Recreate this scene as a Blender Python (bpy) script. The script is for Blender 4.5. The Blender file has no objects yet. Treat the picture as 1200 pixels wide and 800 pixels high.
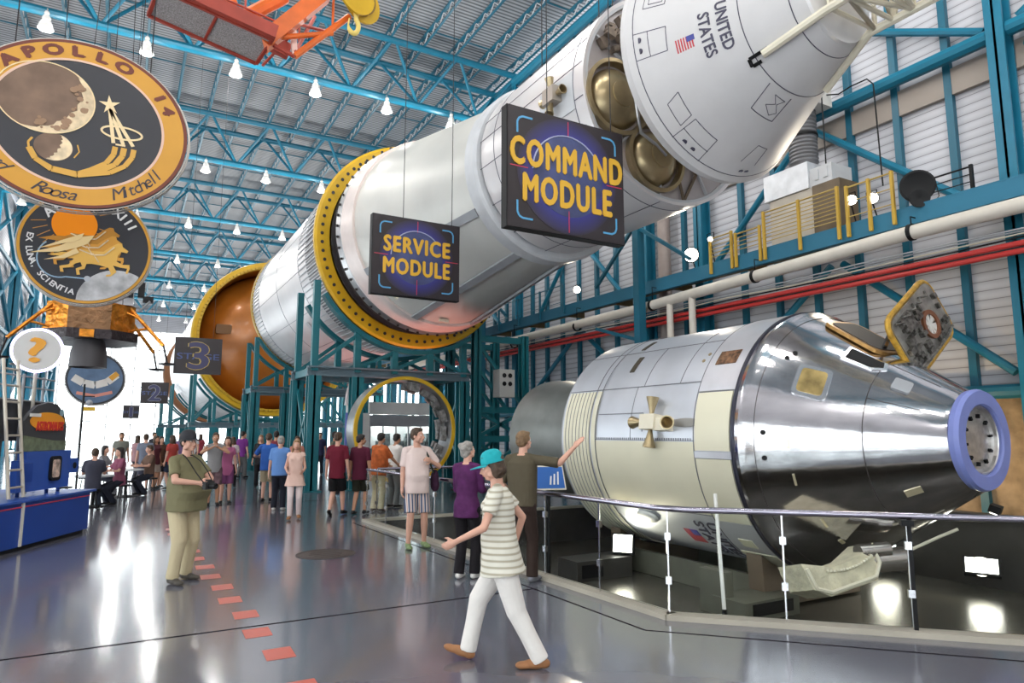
import bpy, math, random
from mathutils import Vector as V, Matrix
random.seed(11)
PI=math.pi
C=bpy.context.scene.collection
WM={}
ID=Matrix.Identity(4)
def R(d): return math.radians(d)

# ---------------------------------------------------------------- materials
MATS={}
def mat(key,col,rough=.5,metal=0.,var=0.,vscale=3.,bump=0.,bscale=20.,emit=None,estr=0.,spec=.5,trans=0.,coat=0.,alpha=1.,ior=1.45,stretch=None):
    if key in MATS: return MATS[key]
    m=bpy.data.materials.new(key); m.use_nodes=True
    nt=m.node_tree; b=nt.nodes['Principled BSDF']; L=nt.links
    c=(col[0],col[1],col[2],1)
    b.inputs['Base Color'].default_value=c
    b.inputs['Roughness'].default_value=rough; b.inputs['Metallic'].default_value=metal
    b.inputs['Specular IOR Level'].default_value=spec
    b.inputs['Transmission Weight'].default_value=trans; b.inputs['IOR'].default_value=ior
    b.inputs['Coat Weight'].default_value=coat; b.inputs['Coat Roughness'].default_value=.10; b.inputs['Alpha'].default_value=alpha
    if emit: b.inputs['Emission Color'].default_value=(*emit,1); b.inputs['Emission Strength'].default_value=estr
    if var or bump:
        tc=nt.nodes.new('ShaderNodeTexCoord'); src=tc.outputs['Object']
        if stretch:
            mp=nt.nodes.new('ShaderNodeMapping'); mp.inputs['Scale'].default_value=stretch; L.new(src,mp.inputs[0]); src=mp.outputs[0]
    if var:
        n=nt.nodes.new('ShaderNodeTexNoise'); n.inputs['Scale'].default_value=vscale; n.inputs['Detail'].default_value=4
        L.new(src,n.inputs['Vector'])
        r=nt.nodes.new('ShaderNodeMapRange'); r.inputs[1].default_value=.3; r.inputs[2].default_value=.7
        r.inputs[3].default_value=1-var; r.inputs[4].default_value=1+var*.6
        L.new(n.outputs[0],r.inputs[0])
        mx=nt.nodes.new('ShaderNodeMix'); mx.data_type='RGBA'; mx.blend_type='MULTIPLY'; mx.inputs[0].default_value=1
        mx.inputs[6].default_value=c; L.new(r.outputs[0],mx.inputs[7]); L.new(mx.outputs[2],b.inputs['Base Color'])
    if bump:
        n2=nt.nodes.new('ShaderNodeTexNoise'); n2.inputs['Scale'].default_value=bscale; n2.inputs['Detail'].default_value=3
        L.new(src,n2.inputs['Vector'])
        bp=nt.nodes.new('ShaderNodeBump'); bp.inputs['Strength'].default_value=bump; bp.inputs['Distance'].default_value=.05
        L.new(n2.outputs[0],bp.inputs['Height']); L.new(bp.outputs[0],b.inputs['Normal'])
    MATS[key]=m; return m

def ramp_mat(key,axis,scale,stops,rough=.6,metal=0.,bump=.0,noise=0.,prof='SIN',nscale=1.):
    """bands along one object axis: wave texture through a colour ramp"""
    if key in MATS: return MATS[key]
    m=bpy.data.materials.new(key); m.use_nodes=True; nt=m.node_tree; b=nt.nodes['Principled BSDF']; L=nt.links
    tc=nt.nodes.new('ShaderNodeTexCoord'); w=nt.nodes.new('ShaderNodeTexWave'); w.bands_direction=axis; w.wave_profile=prof
    w.inputs['Scale'].default_value=scale; w.inputs['Distortion'].default_value=0
    L.new(tc.outputs['Object'],w.inputs[0])
    r=nt.nodes.new('ShaderNodeValToRGB'); e=r.color_ramp.elements
    while len(e)<len(stops): e.new(.5)
    for k,(p,c) in enumerate(stops): e[k].position=p; e[k].color=(*c,1)
    L.new(w.outputs[1],r.inputs[0]); out=r.outputs[0]
    if noise:
        n=nt.nodes.new('ShaderNodeTexNoise'); n.inputs['Scale'].default_value=nscale; n.inputs['Detail'].default_value=5; L.new(tc.outputs['Object'],n.inputs[0])
        mr=nt.nodes.new('ShaderNodeMapRange'); mr.inputs[1].default_value=.3; mr.inputs[2].default_value=.7; mr.inputs[3].default_value=1-noise; mr.inputs[4].default_value=1+noise*.5
        L.new(n.outputs[0],mr.inputs[0]); mx=nt.nodes.new('ShaderNodeMix'); mx.data_type='RGBA'; mx.blend_type='MULTIPLY'; mx.inputs[0].default_value=1
        L.new(out,mx.inputs[6]); L.new(mr.outputs[0],mx.inputs[7]); out=mx.outputs[2]
    L.new(out,b.inputs['Base Color'])
    b.inputs['Roughness'].default_value=rough; b.inputs['Metallic'].default_value=metal
    if bump:
        bp=nt.nodes.new('ShaderNodeBump'); bp.inputs['Strength'].default_value=bump; bp.inputs['Distance'].default_value=.04
        L.new(w.outputs[1],bp.inputs['Height']); L.new(bp.outputs[0],b.inputs['Normal'])
    MATS[key]=m; return m

BLUE=mat('blue_steel_paint',(.010,.165,.265),.38,var=.12,vscale=1.5)
BLUED=mat('deep_blue_steel_paint',(.012,.125,.195),.4,var=.12,vscale=1.5)
TEAL=mat('teal_steel_paint',(.008,.135,.165),.4,var=.12,vscale=1.2)
YEL=mat('yellow_paint',(.62,.37,.012),.45,var=.12,vscale=2)
ORANGE=mat('orange_crane_paint',(.72,.14,.02),.42,var=.2,vscale=2)
DKRED=mat('dark_red_crane_paint',(.36,.045,.025),.5,var=.2,vscale=2)
WHITE=mat('white_paint',(.78,.77,.74),.4,var=.05)
CREAM=mat('cream_paint',(.74,.68,.54),.42,var=.05)
BLACK=mat('black_paint',(.008,.008,.009),.55,spec=.3)
DARK=mat('dark_interior',(.03,.028,.03),.7)
GREY=mat('grey_paint',(.32,.33,.35),.5,var=.08)
LGREY=mat('light_grey_paint',(.55,.56,.58),.45,var=.08)
STEEL=mat('polished_steel',(.72,.72,.74),.18,1.)
DULL=mat('dull_aluminium',(.55,.55,.56),.38,1.,var=.12,vscale=4)
BRASS=mat('bronze_tank_metal',(.42,.33,.19),.3,.75,var=.25,vscale=2.5)
RED=mat('red_pipe_paint',(.52,.035,.03),.35)
RUBBER=mat('black_rubber',(.02,.02,.022),.6)
GLASSC=mat('clear_glass',(.93,.97,.96),.0,0,trans=1.,ior=1.06,spec=.3)
LAMPON=mat('lamp_glow',(1,1,1),.3,emit=(1,.93,.8),estr=14.)

# ---------------------------------------------------------------- mesh builder
class MB:
    def __init__(s): s.v=[]; s.f=[]; s.m=[]; s.mi=0
    def add(s,vs,fs):
        o=len(s.v); s.v.extend([tuple(p) for p in vs])
        for f in fs: s.f.append(tuple(i+o for i in f)); s.m.append(s.mi)
        return s
    def box(s,c,d,rot=None):
        c=V(c); h=[x/2 for x in d]
        vs=[V((sx*h[0],sy*h[1],sz*h[2])) for sz in(-1,1) for sy in(-1,1) for sx in(-1,1)]
        if rot is not None: vs=[rot@p for p in vs]
        return s.add([p+c for p in vs],[(0,2,3,1),(4,5,7,6),(0,1,5,4),(2,6,7,3),(0,4,6,2),(1,3,7,5)])
    def rbox(s,c,d,r,rot=None,n=3):
        """box with rounded vertical edges in its local XZ outline (depth along Y)"""
        w,dp,h=d; pts=[]
        for (cx,cz,a0) in((w/2-r,h/2-r,0),(-w/2+r,h/2-r,90),(-w/2+r,-h/2+r,180),(w/2-r,-h/2+r,270)):
            for k in range(n+1):
                a=R(a0+90*k/n); pts.append((cx+r*math.cos(a),cz+r*math.sin(a)))
        rot=rot or Matrix.Identity(3)
        return s.prism(pts,c,rot@V((1,0,0)),rot@V((0,0,1)),rot@V((0,1,0)),dp)
    def prism(s,poly,o,u,v,w,depth):
        o=V(o);u=V(u);v=V(v);w=V(w); n=len(poly)
        a=[o+u*x+v*y-w*(depth/2) for x,y in poly]; b=[p+w*depth for p in a]
        return s.add(a+b,[tuple(range(n)),tuple(range(2*n-1,n-1,-1))]+[(i,(i+1)%n,(i+1)%n+n,i+n) for i in range(n)])
    def bar(s,p,q,w,h,up=(0,0,1)):
        p=V(p);q=V(q); d=(q-p); L=d.length; d.normalize(); u=V(up)
        if abs(d.dot(u))>.98: u=V((0,1,0)) if abs(d.y)<.9 else V((1,0,0))
        x=d.cross(u).normalized(); z=x.cross(d)
        rot=Matrix((x,d,z)).transposed()
        return s.box((p+q)/2,(w,L,h),rot)
    def ibeam(s,p,q,w,h,t=.03,up=(0,0,1)):
        p=V(p);q=V(q); d=(q-p).normalized(); u=V(up)
        if abs(d.dot(u))>.98: u=V((0,1,0))
        x=d.cross(u).normalized(); z=x.cross(d)
        s.bar(p,q,t,h,up)
        for k in(1,-1): s.bar(p+z*k*(h/2-t/2),q+z*k*(h/2-t/2),w,t,up)
        return s
    def tube(s,pts,r,n=8,cap=True):
        pts=[V(p) for p in pts]; m=len(pts)
        rs=r if isinstance(r,(list,tuple)) else [r]*m
        t0=(pts[1]-pts[0]).normalized(); a=V((0,0,1)) if abs(t0.z)<.9 else V((1,0,0))
        x=t0.cross(a).normalized(); vs=[]
        for i,p in enumerate(pts):
            t=((pts[min(i+1,m-1)]-p).normalized()+(p-pts[max(i-1,0)]).normalized())
            t=t.normalized() if t.length>1e-6 else t0
            x=(x-t*x.dot(t)); x=x.normalized() if x.length>1e-6 else t.orthogonal().normalized()
            y=t.cross(x)
            for k in range(n):
                g=2*PI*k/n; vs.append(p+(x*math.cos(g)+y*math.sin(g))*rs[i])
        fs=[(i*n+k,i*n+(k+1)%n,(i+1)*n+(k+1)%n,(i+1)*n+k) for i in range(m-1) for k in range(n)]
        if cap: fs+= [tuple(range(n-1,-1,-1)),tuple((m-1)*n+k for k in range(n))]
        return s.add(vs,fs)
    def lathe(s,prof,o,axis=(0,0,1),n=32,a0=0.,a1=360.,ref=None):
        """prof: (radius, distance along axis). a=0 points along ref"""
        o=V(o); w=V(axis).normalized()
        u=V(ref) if ref else (V((1,0,0)) if abs(w.x)<.9 else V((0,1,0)))
        u=(u-w*u.dot(w)).normalized(); v=w.cross(u)
        full=abs(a1-a0)>=359.9; cols=n if full else n+1; m=len(prof); vs=[]
        for k in range(cols):
            a=R(a0+(a1-a0)*k/n)
            for (r,t) in prof: vs.append(o+w*t+(u*math.cos(a)+v*math.sin(a))*r)
        fs=[]
        for k in range(n):
            k2=(k+1)%cols
            for i in range(m-1):
                q=(k*m+i,k2*m+i,k2*m+i+1,k*m+i+1)
                if prof[i][0]<1e-6: q=(k*m+i,k2*m+i+1,k*m+i+1)
                elif prof[i+1][0]<1e-6: q=(k*m+i,k2*m+i,k*m+i+1)
                fs.append(q)
        return s.add(vs,fs)
    def ell(s,c,r,nu=16,nv=10,rot=None):
        c=V(c); r=(r,r,r) if not isinstance(r,(tuple,list)) else r
        vs=[];fs=[]
        for j in range(nv+1):
            b=PI*j/nv-PI/2
            for k in range(nu):
                a=2*PI*k/nu; p=V((r[0]*math.cos(b)*math.cos(a),r[1]*math.cos(b)*math.sin(a),r[2]*math.sin(b)))
                if rot is not None: p=rot@p
                vs.append(c+p)
        for j in range(nv):
            for k in range(nu):
                a=j*nu+k;b=j*nu+(k+1)%nu
                fs.append((a,b,b+nu,a+nu))
        return s.add(vs,fs)
    def build(s,name,m,parent=None,smooth=True,angle=32,weld=False):
        me=bpy.data.meshes.new(name)
        inv=WM[parent.name].inverted() if parent is not None else None
        if parent is None:
            xs=[p[0] for p in s.v];ys=[p[1] for p in s.v];zs=[p[2] for p in s.v]
            org=V(((min(xs)+max(xs))/2,(min(ys)+max(ys))/2,min(zs))); vs=[V(p)-org for p in s.v]
        else: vs=[inv@V(p) for p in s.v]
        me.from_pydata([tuple(p) for p in vs],[],s.f)
        ms=m if isinstance(m,(list,tuple)) else [m]
        for k in ms: me.materials.append(k)
        if len(ms)>1: me.polygons.foreach_set('material_index',s.m)
        me.validate(); me.update()
        import bmesh
        bm=bmesh.new(); bm.from_mesh(me)
        if weld: bmesh.ops.remove_doubles(bm,verts=bm.verts,dist=1e-4)
        bmesh.ops.recalc_face_normals(bm,faces=bm.faces); bm.to_mesh(me); bm.free()
        if smooth:
            me.polygons.foreach_set('use_smooth',[True]*len(me.polygons)); me.set_sharp_from_angle(angle=R(angle))
        o=bpy.data.objects.new(name,me); C.objects.link(o)
        if parent is None: o.location=org; WM[o.name]=Matrix.Translation(org)
        else: o.parent=parent; WM[o.name]=WM[parent.name]
        return o

def tag(o,label=None,cat=None,group=None,kind=None):
    if label: o['label']=label
    if cat: o['category']=cat
    if group: o['group']=group
    if kind: o['kind']=kind
    return o
def thing(name,label,cat,loc=(0,0,0),rotz=0.,group=None):
    o=bpy.data.objects.new(name,None); C.objects.link(o); o.empty_display_size=.2
    o.location=loc; o.rotation_euler=(0,0,rotz)
    WM[o.name]=Matrix.Translation(V(loc))@Matrix.Rotation(rotz,4,'Z')
    return tag(o,label,cat,group)
def kids(o): return [c for c in bpy.data.objects if c.parent==o]
def dup(root,loc,rotz=0.,label=None,group=None,children=None):
    r=root.copy(); C.objects.link(r); r.location=loc; r.rotation_euler=(0,0,rotz)
    WM[r.name]=Matrix.Translation(V(loc))@Matrix.Rotation(rotz,4,'Z')
    if label: r['label']=label
    if group: r['group']=group
    for ch,gs in (children or []):
        c=ch.copy(); C.objects.link(c); c.parent=r; WM[c.name]=WM[r.name]
        for g in gs:
            d=g.copy(); C.objects.link(d); d.parent=c; WM[d.name]=WM[r.name]
    return r
def struct(o,cat=None):
    o['kind']='structure'; return o

_txt={}
def text_geo(t,size=1.,bold=0.,shear=0.,xs=1.,extr=.01,spacing=1.,line=1.,align='CENTER'):
    key=(t,size,bold,shear,xs,extr,spacing,line,align)
    if key in _txt: return _txt[key]
    cu=bpy.data.curves.new('lettering','FONT'); cu.body=t; cu.size=size; cu.shear=shear
    cu.align_x=align; cu.align_y='CENTER'; cu.extrude=extr; cu.space_character=spacing; cu.space_line=line; cu.resolution_u=3
    o=bpy.data.objects.new('lettering',cu); C.objects.link(o)
    dg=bpy.context.evaluated_depsgraph_get(); me=bpy.data.meshes.new_from_object(o.evaluated_get(dg))
    vs=[(p.co.x*xs,p.co.y,p.co.z) for p in me.vertices]; fs=[tuple(p.vertices) for p in me.polygons]
    if bold:   # heavier strokes: the same outline laid down again, shifted by the stroke gain
        n=len(vs); v0,f0=vs,fs; vs,fs=[],[]; k=0
        for dx in (-1,0,1):
            for dy in (-1,0,1):
                if dx and dy: continue
                vs+=[(x+dx*bold*size,y+dy*bold*size*.7,z+(extr*.04*k)*(1 if z>0 else 0)) for x,y,z in v0]; fs+=[tuple(i+n*k for i in f) for f in f0]; k+=1
    bpy.data.objects.remove(o); bpy.data.meshes.remove(me); bpy.data.curves.remove(cu)
    _txt[key]=(vs,fs); return vs,fs
def put_text(mb,t,o,u,v,fit=None,**k):
    """lettering laid in the plane u,v through o; fit=(width,height) stretches it to that box"""
    vs,fs=text_geo(t,**k); o=V(o);u=V(u);v=V(v);w=u.cross(v)
    sx=sy=1;cx=cy=0
    if fit:
        xs=[p[0] for p in vs];ys=[p[1] for p in vs]
        sx=fit[0]/(max(xs)-min(xs)); sy=fit[1]/(max(ys)-min(ys)); cx=(max(xs)+min(xs))/2; cy=(max(ys)+min(ys))/2
    mb.add([o+u*((p[0]-cx)*sx)+v*((p[1]-cy)*sy)+w*p[2] for p in vs],fs); return mb
def arc_pts(cx,cz,r,a0,a1,n):
    return [(cx+r*math.cos(R(a0+(a1-a0)*k/n)),cz+r*math.sin(R(a0+(a1-a0)*k/n))) for k in range(n+1)]
def ordinal(k):
    a=['first','second','third','fourth','fifth','sixth','seventh','eighth','ninth','tenth','eleventh','twelfth','thirteenth','fourteenth','fifteenth','sixteenth','seventeenth','eighteenth','nineteenth']
    if k<19: return a[k]
    t,u=divmod(k+1,10); tens=['','','twent','thirt','fort','fift','sixt'][t]
    return tens+'ieth' if u==0 else tens+'y-'+a[u-1]

def halo_mat(key,cin,cout,zc,rad):
    """printed round glow on a sign: colours run from cin at the middle to cout at the rim"""
    m=bpy.data.materials.new(key); m.use_nodes=True; nt=m.node_tree; b=nt.nodes['Principled BSDF']; L=nt.links
    tc=nt.nodes.new('ShaderNodeTexCoord'); mp=nt.nodes.new('ShaderNodeMapping'); mp.inputs['Location'].default_value=(0,0,-zc/rad); mp.inputs['Scale'].default_value=(1/rad,0,1/rad)
    L.new(tc.outputs['Object'],mp.inputs[0]); g=nt.nodes.new('ShaderNodeTexGradient'); g.gradient_type='SPHERICAL'; L.new(mp.outputs[0],g.inputs[0])
    r=nt.nodes.new('ShaderNodeValToRGB'); r.color_ramp.elements[0].color=(*cout,1); r.color_ramp.elements[1].color=(*cin,1); r.color_ramp.elements[1].position=.55
    L.new(g.outputs[1],r.inputs[0]); L.new(r.outputs[0],b.inputs['Base Color']); b.inputs['Roughness'].default_value=.4
    return m
# ================================================================ the hall
XW,XL,YN,YF,ZT,ZB=16.0,-8.4,-30.0,112.0,19.0,16.79
FLOORM=mat('polished_grey_floor',(.135,.135,.165),.17,var=.10,vscale=.35,spec=1.,bump=.02,bscale=1.2,coat=.5)
LINEM=mat('dark_floor_joint',(.012,.008,.012),.95,spec=0)
SQM=mat('red_floor_square',(.50,.10,.07),.3)
KERBM=mat('beige_kerb_stone',(.42,.38,.31),.5,var=.1)
PITM=mat('dark_pit_floor',(.07,.066,.056),.22,var=.3,vscale=1.5)
PITW=mat('dark_pit_wall',(.05,.047,.043),.45,var=.3,vscale=2)
SIDING=ramp_mat('pale_metal_siding','Z',1.55,[(0,(.22,.21,.23)),(.035,(.52,.52,.56)),(.5,(.58,.58,.62)),(1,(.61,.61,.65))],.5,0,.15,.14,nscale=.5)
BROWNW=mat('brown_plaster_wall',(.34,.25,.16),.8,var=.5,vscale=2.6,bump=.8,bscale=4)
DECK=ramp_mat('corrugated_roof_deck','Y',1.5,[(0,(.07,.08,.09)),(.25,(.20,.22,.24)),(.6,(.33,.35,.38)),(1,(.38,.40,.43))],.5,.0,.4,.14,nscale=.25)

b=MB(); x1,x2=4.62,12.6; y1,y2,y3=1.1,5.2,13.6
KA,KB_,KC=(4.45,y3),(4.80,5.22),(8.92,y1)
def flat(pts,z): b.add([(x,y,z) for x,y in pts],[tuple(range(len(pts)))])
flat([(XL,YN),(KB_[0],YN),KB_,KA,(KA[0],YF),(XL,YF)],0); flat([KA,(XW,y3),(XW,YF),(KA[0],YF)],0)
flat([(x2,YN),(XW,YN),(XW,y3),(x2,y3)],0); flat([(KB_[0],YN),(x2,YN),(x2,y1),(KB_[0],y1)],0); flat([(KB_[0],y1),KC,KB_],0)
b.mi=1
def strip(p,q,w=.03):
    p=V((p[0],p[1],.0015));q=V((q[0],q[1],.0015)); d=(q-p).normalized(); n=V((-d.y,d.x,0))*w/2
    b.add([p-n,q-n,q+n,p+n],[(0,1,2,3)])
for y in (6.93,18.4,30.,42.): strip((XL,y),(4.24 if y<13 else XW,y))
for p,q in (((4.1,13.6),(4.24,7.2)),((4.24,7.2),(4.27,5.02)),((4.27,5.02),(6.31,2.88)),((6.31,2.88),(9.2,0))): strip(p,q,.024)
b.mi=2
for k in range(14):
    y=5.3+.70*k-(.16 if k==0 else 0); x=1.22-.026*k+(.03 if k%2 else 0); s=.11
    b.add([(x-s-.01,y-.15,.002),(x+s,y-.15,.002),(x+s+.01,y+.15,.002),(x-s,y+.15,.002)],[(0,1,2,3)])
struct(b.build('floor',[FLOORM,LINEM,SQM],smooth=False))
b=MB(); b.box(((KA[0]+x2)/2,(y1+y3)/2,-.80),(x2-KA[0],y3-y1,.1)); struct(b.build('floor',PITM,smooth=False))
b=MB()
b.bar((KA[0]-.06,KA[1],-.395),(KB_[0]-.06,KB_[1],-.395),.12,.78); b.bar((KB_[0]-.04,KB_[1]-.04,-.395),(KC[0]-.04,KC[1]-.04,-.395),.12,.78); b.box(((8.75+x2)/2,y1,-.395),(x2-8.75,.12,.78)); b.box(((x1+x2)/2,y3+.06,-.395),(x2-x1,.12,.78))
struct(b.build('trim_3',PITW,smooth=False))
b=MB(); b.box((x2+.1,(y1+y3)/2,-.2),(.2,y3-y1+.4,1.15)); b.box((x2+.08,(y1+y3)/2,.40),(.34,y3-y1+.4,.07)); struct(b.build('trim_4',PITW,smooth=False))
b=MB()
for dz,w in ((.025,.17),):
    b.bar((KA[0]-.06,y3+.1,dz),(KB_[0]-.06,KB_[1]-.04,dz),w,.05); b.bar((KB_[0]-.08,KB_[1]+.0,dz),(KC[0]-.04,KC[1]-.04,dz),w,.05); b.bar((KC[0]-.1,y1,dz),(x2,y1,dz),w,.05); b.bar((KA[0],y3+.06,dz),(x2,y3+.06,dz),w,.05)
struct(b.build('trim_1',KERBM,smooth=False))
# walls and roof
b=MB(); b.box((XW+.15,(YN+33)/2,10.9),(.3,33-YN,16.6)); struct(b.build('wall_right',SIDING,smooth=False))
b=MB(); b.box((XW+.15,(33+YF)/2,12.55),(.3,YF-33,13.3)); struct(b.build('wall_right_far',SIDING,smooth=False))
b=MB(); b.box((XW+.17,(YN+17)/2,1.3),(.34,17-YN,2.6)); struct(b.build('baseboard_right',BROWNW,smooth=False))
b=MB(); b.box((XW+.17,(17+33)/2,1.3),(.34,16,2.6)); struct(b.build('wall_right_lower',SIDING,smooth=False))
b=MB(); b.box((XW-.06,(YN+YF)/2,9.72),(.14,YF-YN,.62)); struct(b.build('trim_2',mat('tan_wall_band',(.36,.31,.27),.6),smooth=False))
b=MB(); b.box((XL-.15,(YN+YF)/2,12.5),(.3,YF-YN,13.4)); struct(b.build('wall_left',SIDING,smooth=False))
b=MB(); b.box(((XL+XW)/2,(YN+YF)/2,19.75),(XW-XL+.8,YF-YN,.12)); struct(b.build('ceiling',DECK,smooth=False))
# windows: glazed far end and glazed lower left side
def window(name,p,q,z0,z1,nx,nz,fm):
    p=V(p);q=V(q);d=q-p;L=d.length;d.normalize(); r=thing(name,None,None,((p+q)/2)[:]); del_=[k for k in ('label','category') if k in r]
    r['kind']='structure'; f=MB()
    for k in range(nx+1): a=p+d*(L*k/nx); f.bar(a+V((0,0,z0)),a+V((0,0,z1)),.16,.16)
    for k in range(nz+1): z=z0+(z1-z0)*k/nz; f.bar(p+V((0,0,z)),q+V((0,0,z)),.14,.14)
    f.build('window_frame',fm,r,smooth=False)
    g=MB(); g.bar(p+V((0,0,(z0+z1)/2)),q+V((0,0,(z0+z1)/2)),.02,z1-z0); g.build('glass_pane',GLASSC,r,smooth=False)
window('window_1',(XL,YF,0),(XW,YF,0),.1,16.5,8,6,WHITE)
window('window_2',(XL,YN+.2,0),(XL,YF,0),.3,5.8,36,2,TEAL)  # near part, out of view, added to bring in side daylight and reflections
b=MB(); b.box(((XL+XW)/2,YN,15.3),(XW-XL,.3,9)); b.box((XL+2.5,YN,5.4),(5,.3,10.8)); b.box((XW-2.5,YN,5.4),(5,.3,10.8)); struct(b.build('wall_near',SIDING,smooth=False))
window('added_window_4',(XL+5,YN,0),(XW-5,YN,0),.1,10.7,7,4,TEAL)  # unseen window added behind the camera to let in front light
window('window_3',(XW,33,0),(XW,YF,0),.1,5.8,26,2,TEAL)
b=MB(); b.box(((XL+XW)/2,YF,18.1),(XW-XL,.3,3.3)); struct(b.build('wall_far',SIDING,smooth=False))

# ---------------------------------------------------------------- roof trusses
def make_truss(y):
    t=thing('roof_truss','x','truss',((XL+XW)/2,y,ZB),0,'blue tubular roof trusses')
    m=MB(); m.tube([(XL+.2,y,ZB),(XW-.3,y,ZB)],.165,10); m.build('bottom_chord',BLUE,t)
    for s in (-1,1):
        m=MB(); m.tube([(XL+.2,y+s*1.05,ZT),(XW-.3,y+s*1.05,ZT)],.15,10); m.build('top_chord',BLUE,t)
    xn=[14.0-3.15*k for k in range(8)]
    for k,x in enumerate(xn):
        for dx in (-1.5,1.5):
            if x+dx<XL+.3: continue
            for s in (-1,1):
                m=MB(); m.tube([(x,y,ZB),(x+dx,y+s*1.05,ZT)],.072,7,False); m.build('brace',BLUE,t)
    for k in range(8):
        x=14.0-3.15*k+1.5
        m=MB(); m.tube([(x,y-1.05,ZT),(x,y+1.05,ZT)],.06,6,False); m.build('cross_tie',BLUE,t)
    return t
T0=make_truss(27.84); T0['label']='blue roof truss crossing just behind the orange crane frame'
tk=[(c,[]) for c in kids(T0)]
for k,y in enumerate((39.4,50.9,62.4,73.9,85.4,96.9)):
    dup(T0,((XL+XW)/2,y,ZB),0,'blue tubular roof truss, %s from the camera'%ordinal(k+1),children=tk)
dup(T0,((XL+XW)/2,4.8,ZB),0,'blue roof truss right over the camera, above the top edge',children=tk)
for k,y in enumerate((-6.7,-18.2)): dup(T0,((XL+XW)/2,y,ZB),0,'blue roof truss %s behind the camera'%('just','well')[k],children=tk)
dup(T0,((XL+XW)/2,16.3,ZB),0,'blue roof truss over the nose of the high spacecraft, above the top edge',children=tk)

# ---------------------------------------------------------------- roof joists (open web)
m=MB(); m.bar((0,YN+1,19.52),(0,YF-1,19.52),.12,.10); jt=m
j0=thing('roof_joist','x','joist',(14.9,52,19.0),0,'slim roof joists under the deck'); WM[j0.name]=Matrix.Translation(V((0,52,19.0)))
jt.build('top_chord',BLUED,j0,smooth=False)
m=MB(); m.bar((0,YN+1,19.08),(0,YF-1,19.08),.09,.05); m.build('bottom_chord',BLUED,j0,smooth=False)
m=MB(); y=YN+1.2; up=1
while y<YF-1.5:
    m.bar((0,y,19.1 if up else 19.5),(0,y+.42,19.5 if up else 19.1),.035,.035); y+=.42; up=1-up
wb=m.build('web',LGREY,j0,smooth=False); wb['kind']='stuff'
jk=[(c,[]) for c in kids(j0)]
for k in range(16):
    x=15.3-1.55*k
    if k==0: j0.location.x=x; o=j0
    else: o=dup(j0,(x,52,19.0),children=jk)
    o['label']='slim open-web roof joist, %s in from the right-hand wall'%ordinal(k)
# cross bridging under the deck
for k in range(24):
    y=9+4.3*k
    m=MB(); m.bar((XL+.3,y,19.6),(XW-.3,y,19.6),.05,.05); tag(m.build('bridging_rod',BLUED,smooth=False),'thin dark rod across the roof joists, %s from the camera end'%ordinal(k),'rod','rods across the roof joists')

# ---------------------------------------------------------------- right wall frame
m=MB(); m.tube([(XW-.5,YN+1,18.75),(XW-.5,YF-1,18.75)],.22,10); tag(m.build('eave_frame_girder',BLUE),'long blue round tube running along the top of the right-hand wall','girder')
colY=[6.45,15.1,17.7,26.8,38.,49.5,61.,72.5,84.]
ends=[YN+.5]+colY+[YF-.5]
for z,r_,mt,lab in ((10.2,.17,BLUE,'blue round girder halfway up the right-hand wall, %s bay from the near end'),(2.62,.15,BLUED,'low blue round girder on the right-hand wall, %s bay from the near end')):
    for k,(ya,yb) in enumerate(zip(ends,ends[1:])):
        m=MB(); m.tube([(XW-.42,ya+.19,z),(XW-.42,yb-.19,z)],r_,10); tag(m.build('frame_girder',mt),lab%ordinal(k),'girder','girders of the right-hand wall')
for k,y in enumerate(colY):
    m=MB(); m.ibeam((XW-.4,y,0),(XW-.4,y,18.5),.34,.42,.05,up=(1,0,0)); tag(m.build('steel_column',BLUE,smooth=False),'heavy blue steel column on the right-hand wall, %s from the camera'%ordinal(k),'column','blue columns of the right-hand wall')
k=0;y=2.79
while y<62:
    if min(abs(y-c) for c in colY)>.45:
        m=MB(); m.bar((XW-.08,y,.0),(XW-.08,y,18.8),.16,.14,up=(1,0,0)); tag(m.build('frame_upright',BLUED,smooth=False),'slim dark blue upright on the right-hand wall, %s from the camera'%ordinal(k),'upright','slim blue uprights of the right-hand wall'); k+=1
    y+=1.22
br=[((6.6,10.35),(11.3,12.9)),((11.3,12.9),(15.0,15.4)),((6.3,10.35),(2.2,12.7)),((6.2,9.95),(1.8,7.2)),((11.1,9.95),(6.65,6.2)),((11.3,9.95),(14.9,6.8)),((10.6,6.2),(6.65,2.88)),((10.6,6.2),(14.9,2.88)),((17.8,10.4),(26.7,14.6)),((17.7,5.2),(22.2,9.9)),((26.8,5.2),(22.2,9.9)),((26.9,10.4),(36,14.8)),((17.95,2.9),(22.,5.9)),((26.5,2.9),(22.,5.9)),((26.8,5.5),(32.4,10)),((38,5.5),(32.4,10)),((38,2.7),(32.4,6)),((26.5,2.9),(32.4,6))]
for k,(p,q) in enumerate(br):
    d_=(V((0,q[0],q[1]))-V((0,p[0],p[1]))).normalized()*.2; m=MB(); m.tube([(XW-.27,p[0]+d_.y,p[1]+d_.z),(XW-.27,q[0]-d_.y,q[1]-d_.z)],.095,8)
    zz=(p[1]+q[1])/2; h='upper' if zz>10.2 else ('middle' if zz>5.5 else 'lower')
    tag(m.build('frame_brace',BLUE),'blue diagonal tube on the %s right-hand wall, %s brace from the camera'%(h,ordinal(sorted(range(len(br)),key=lambda i:(br[i][0][0]+br[i][1][0])).index(k))),'brace','diagonal braces of the right-hand wall')
m=MB(); m.tube([(XW-.5,16.75,2.6),(XW-.5,16.75,18.5)],.22,12); tag(m.build('downpipe',mat('brown_grey_downpipe',(.33,.27,.25),.5,var=.15)),'thick brown-grey pipe standing between two blue wall columns','pipe')
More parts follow.
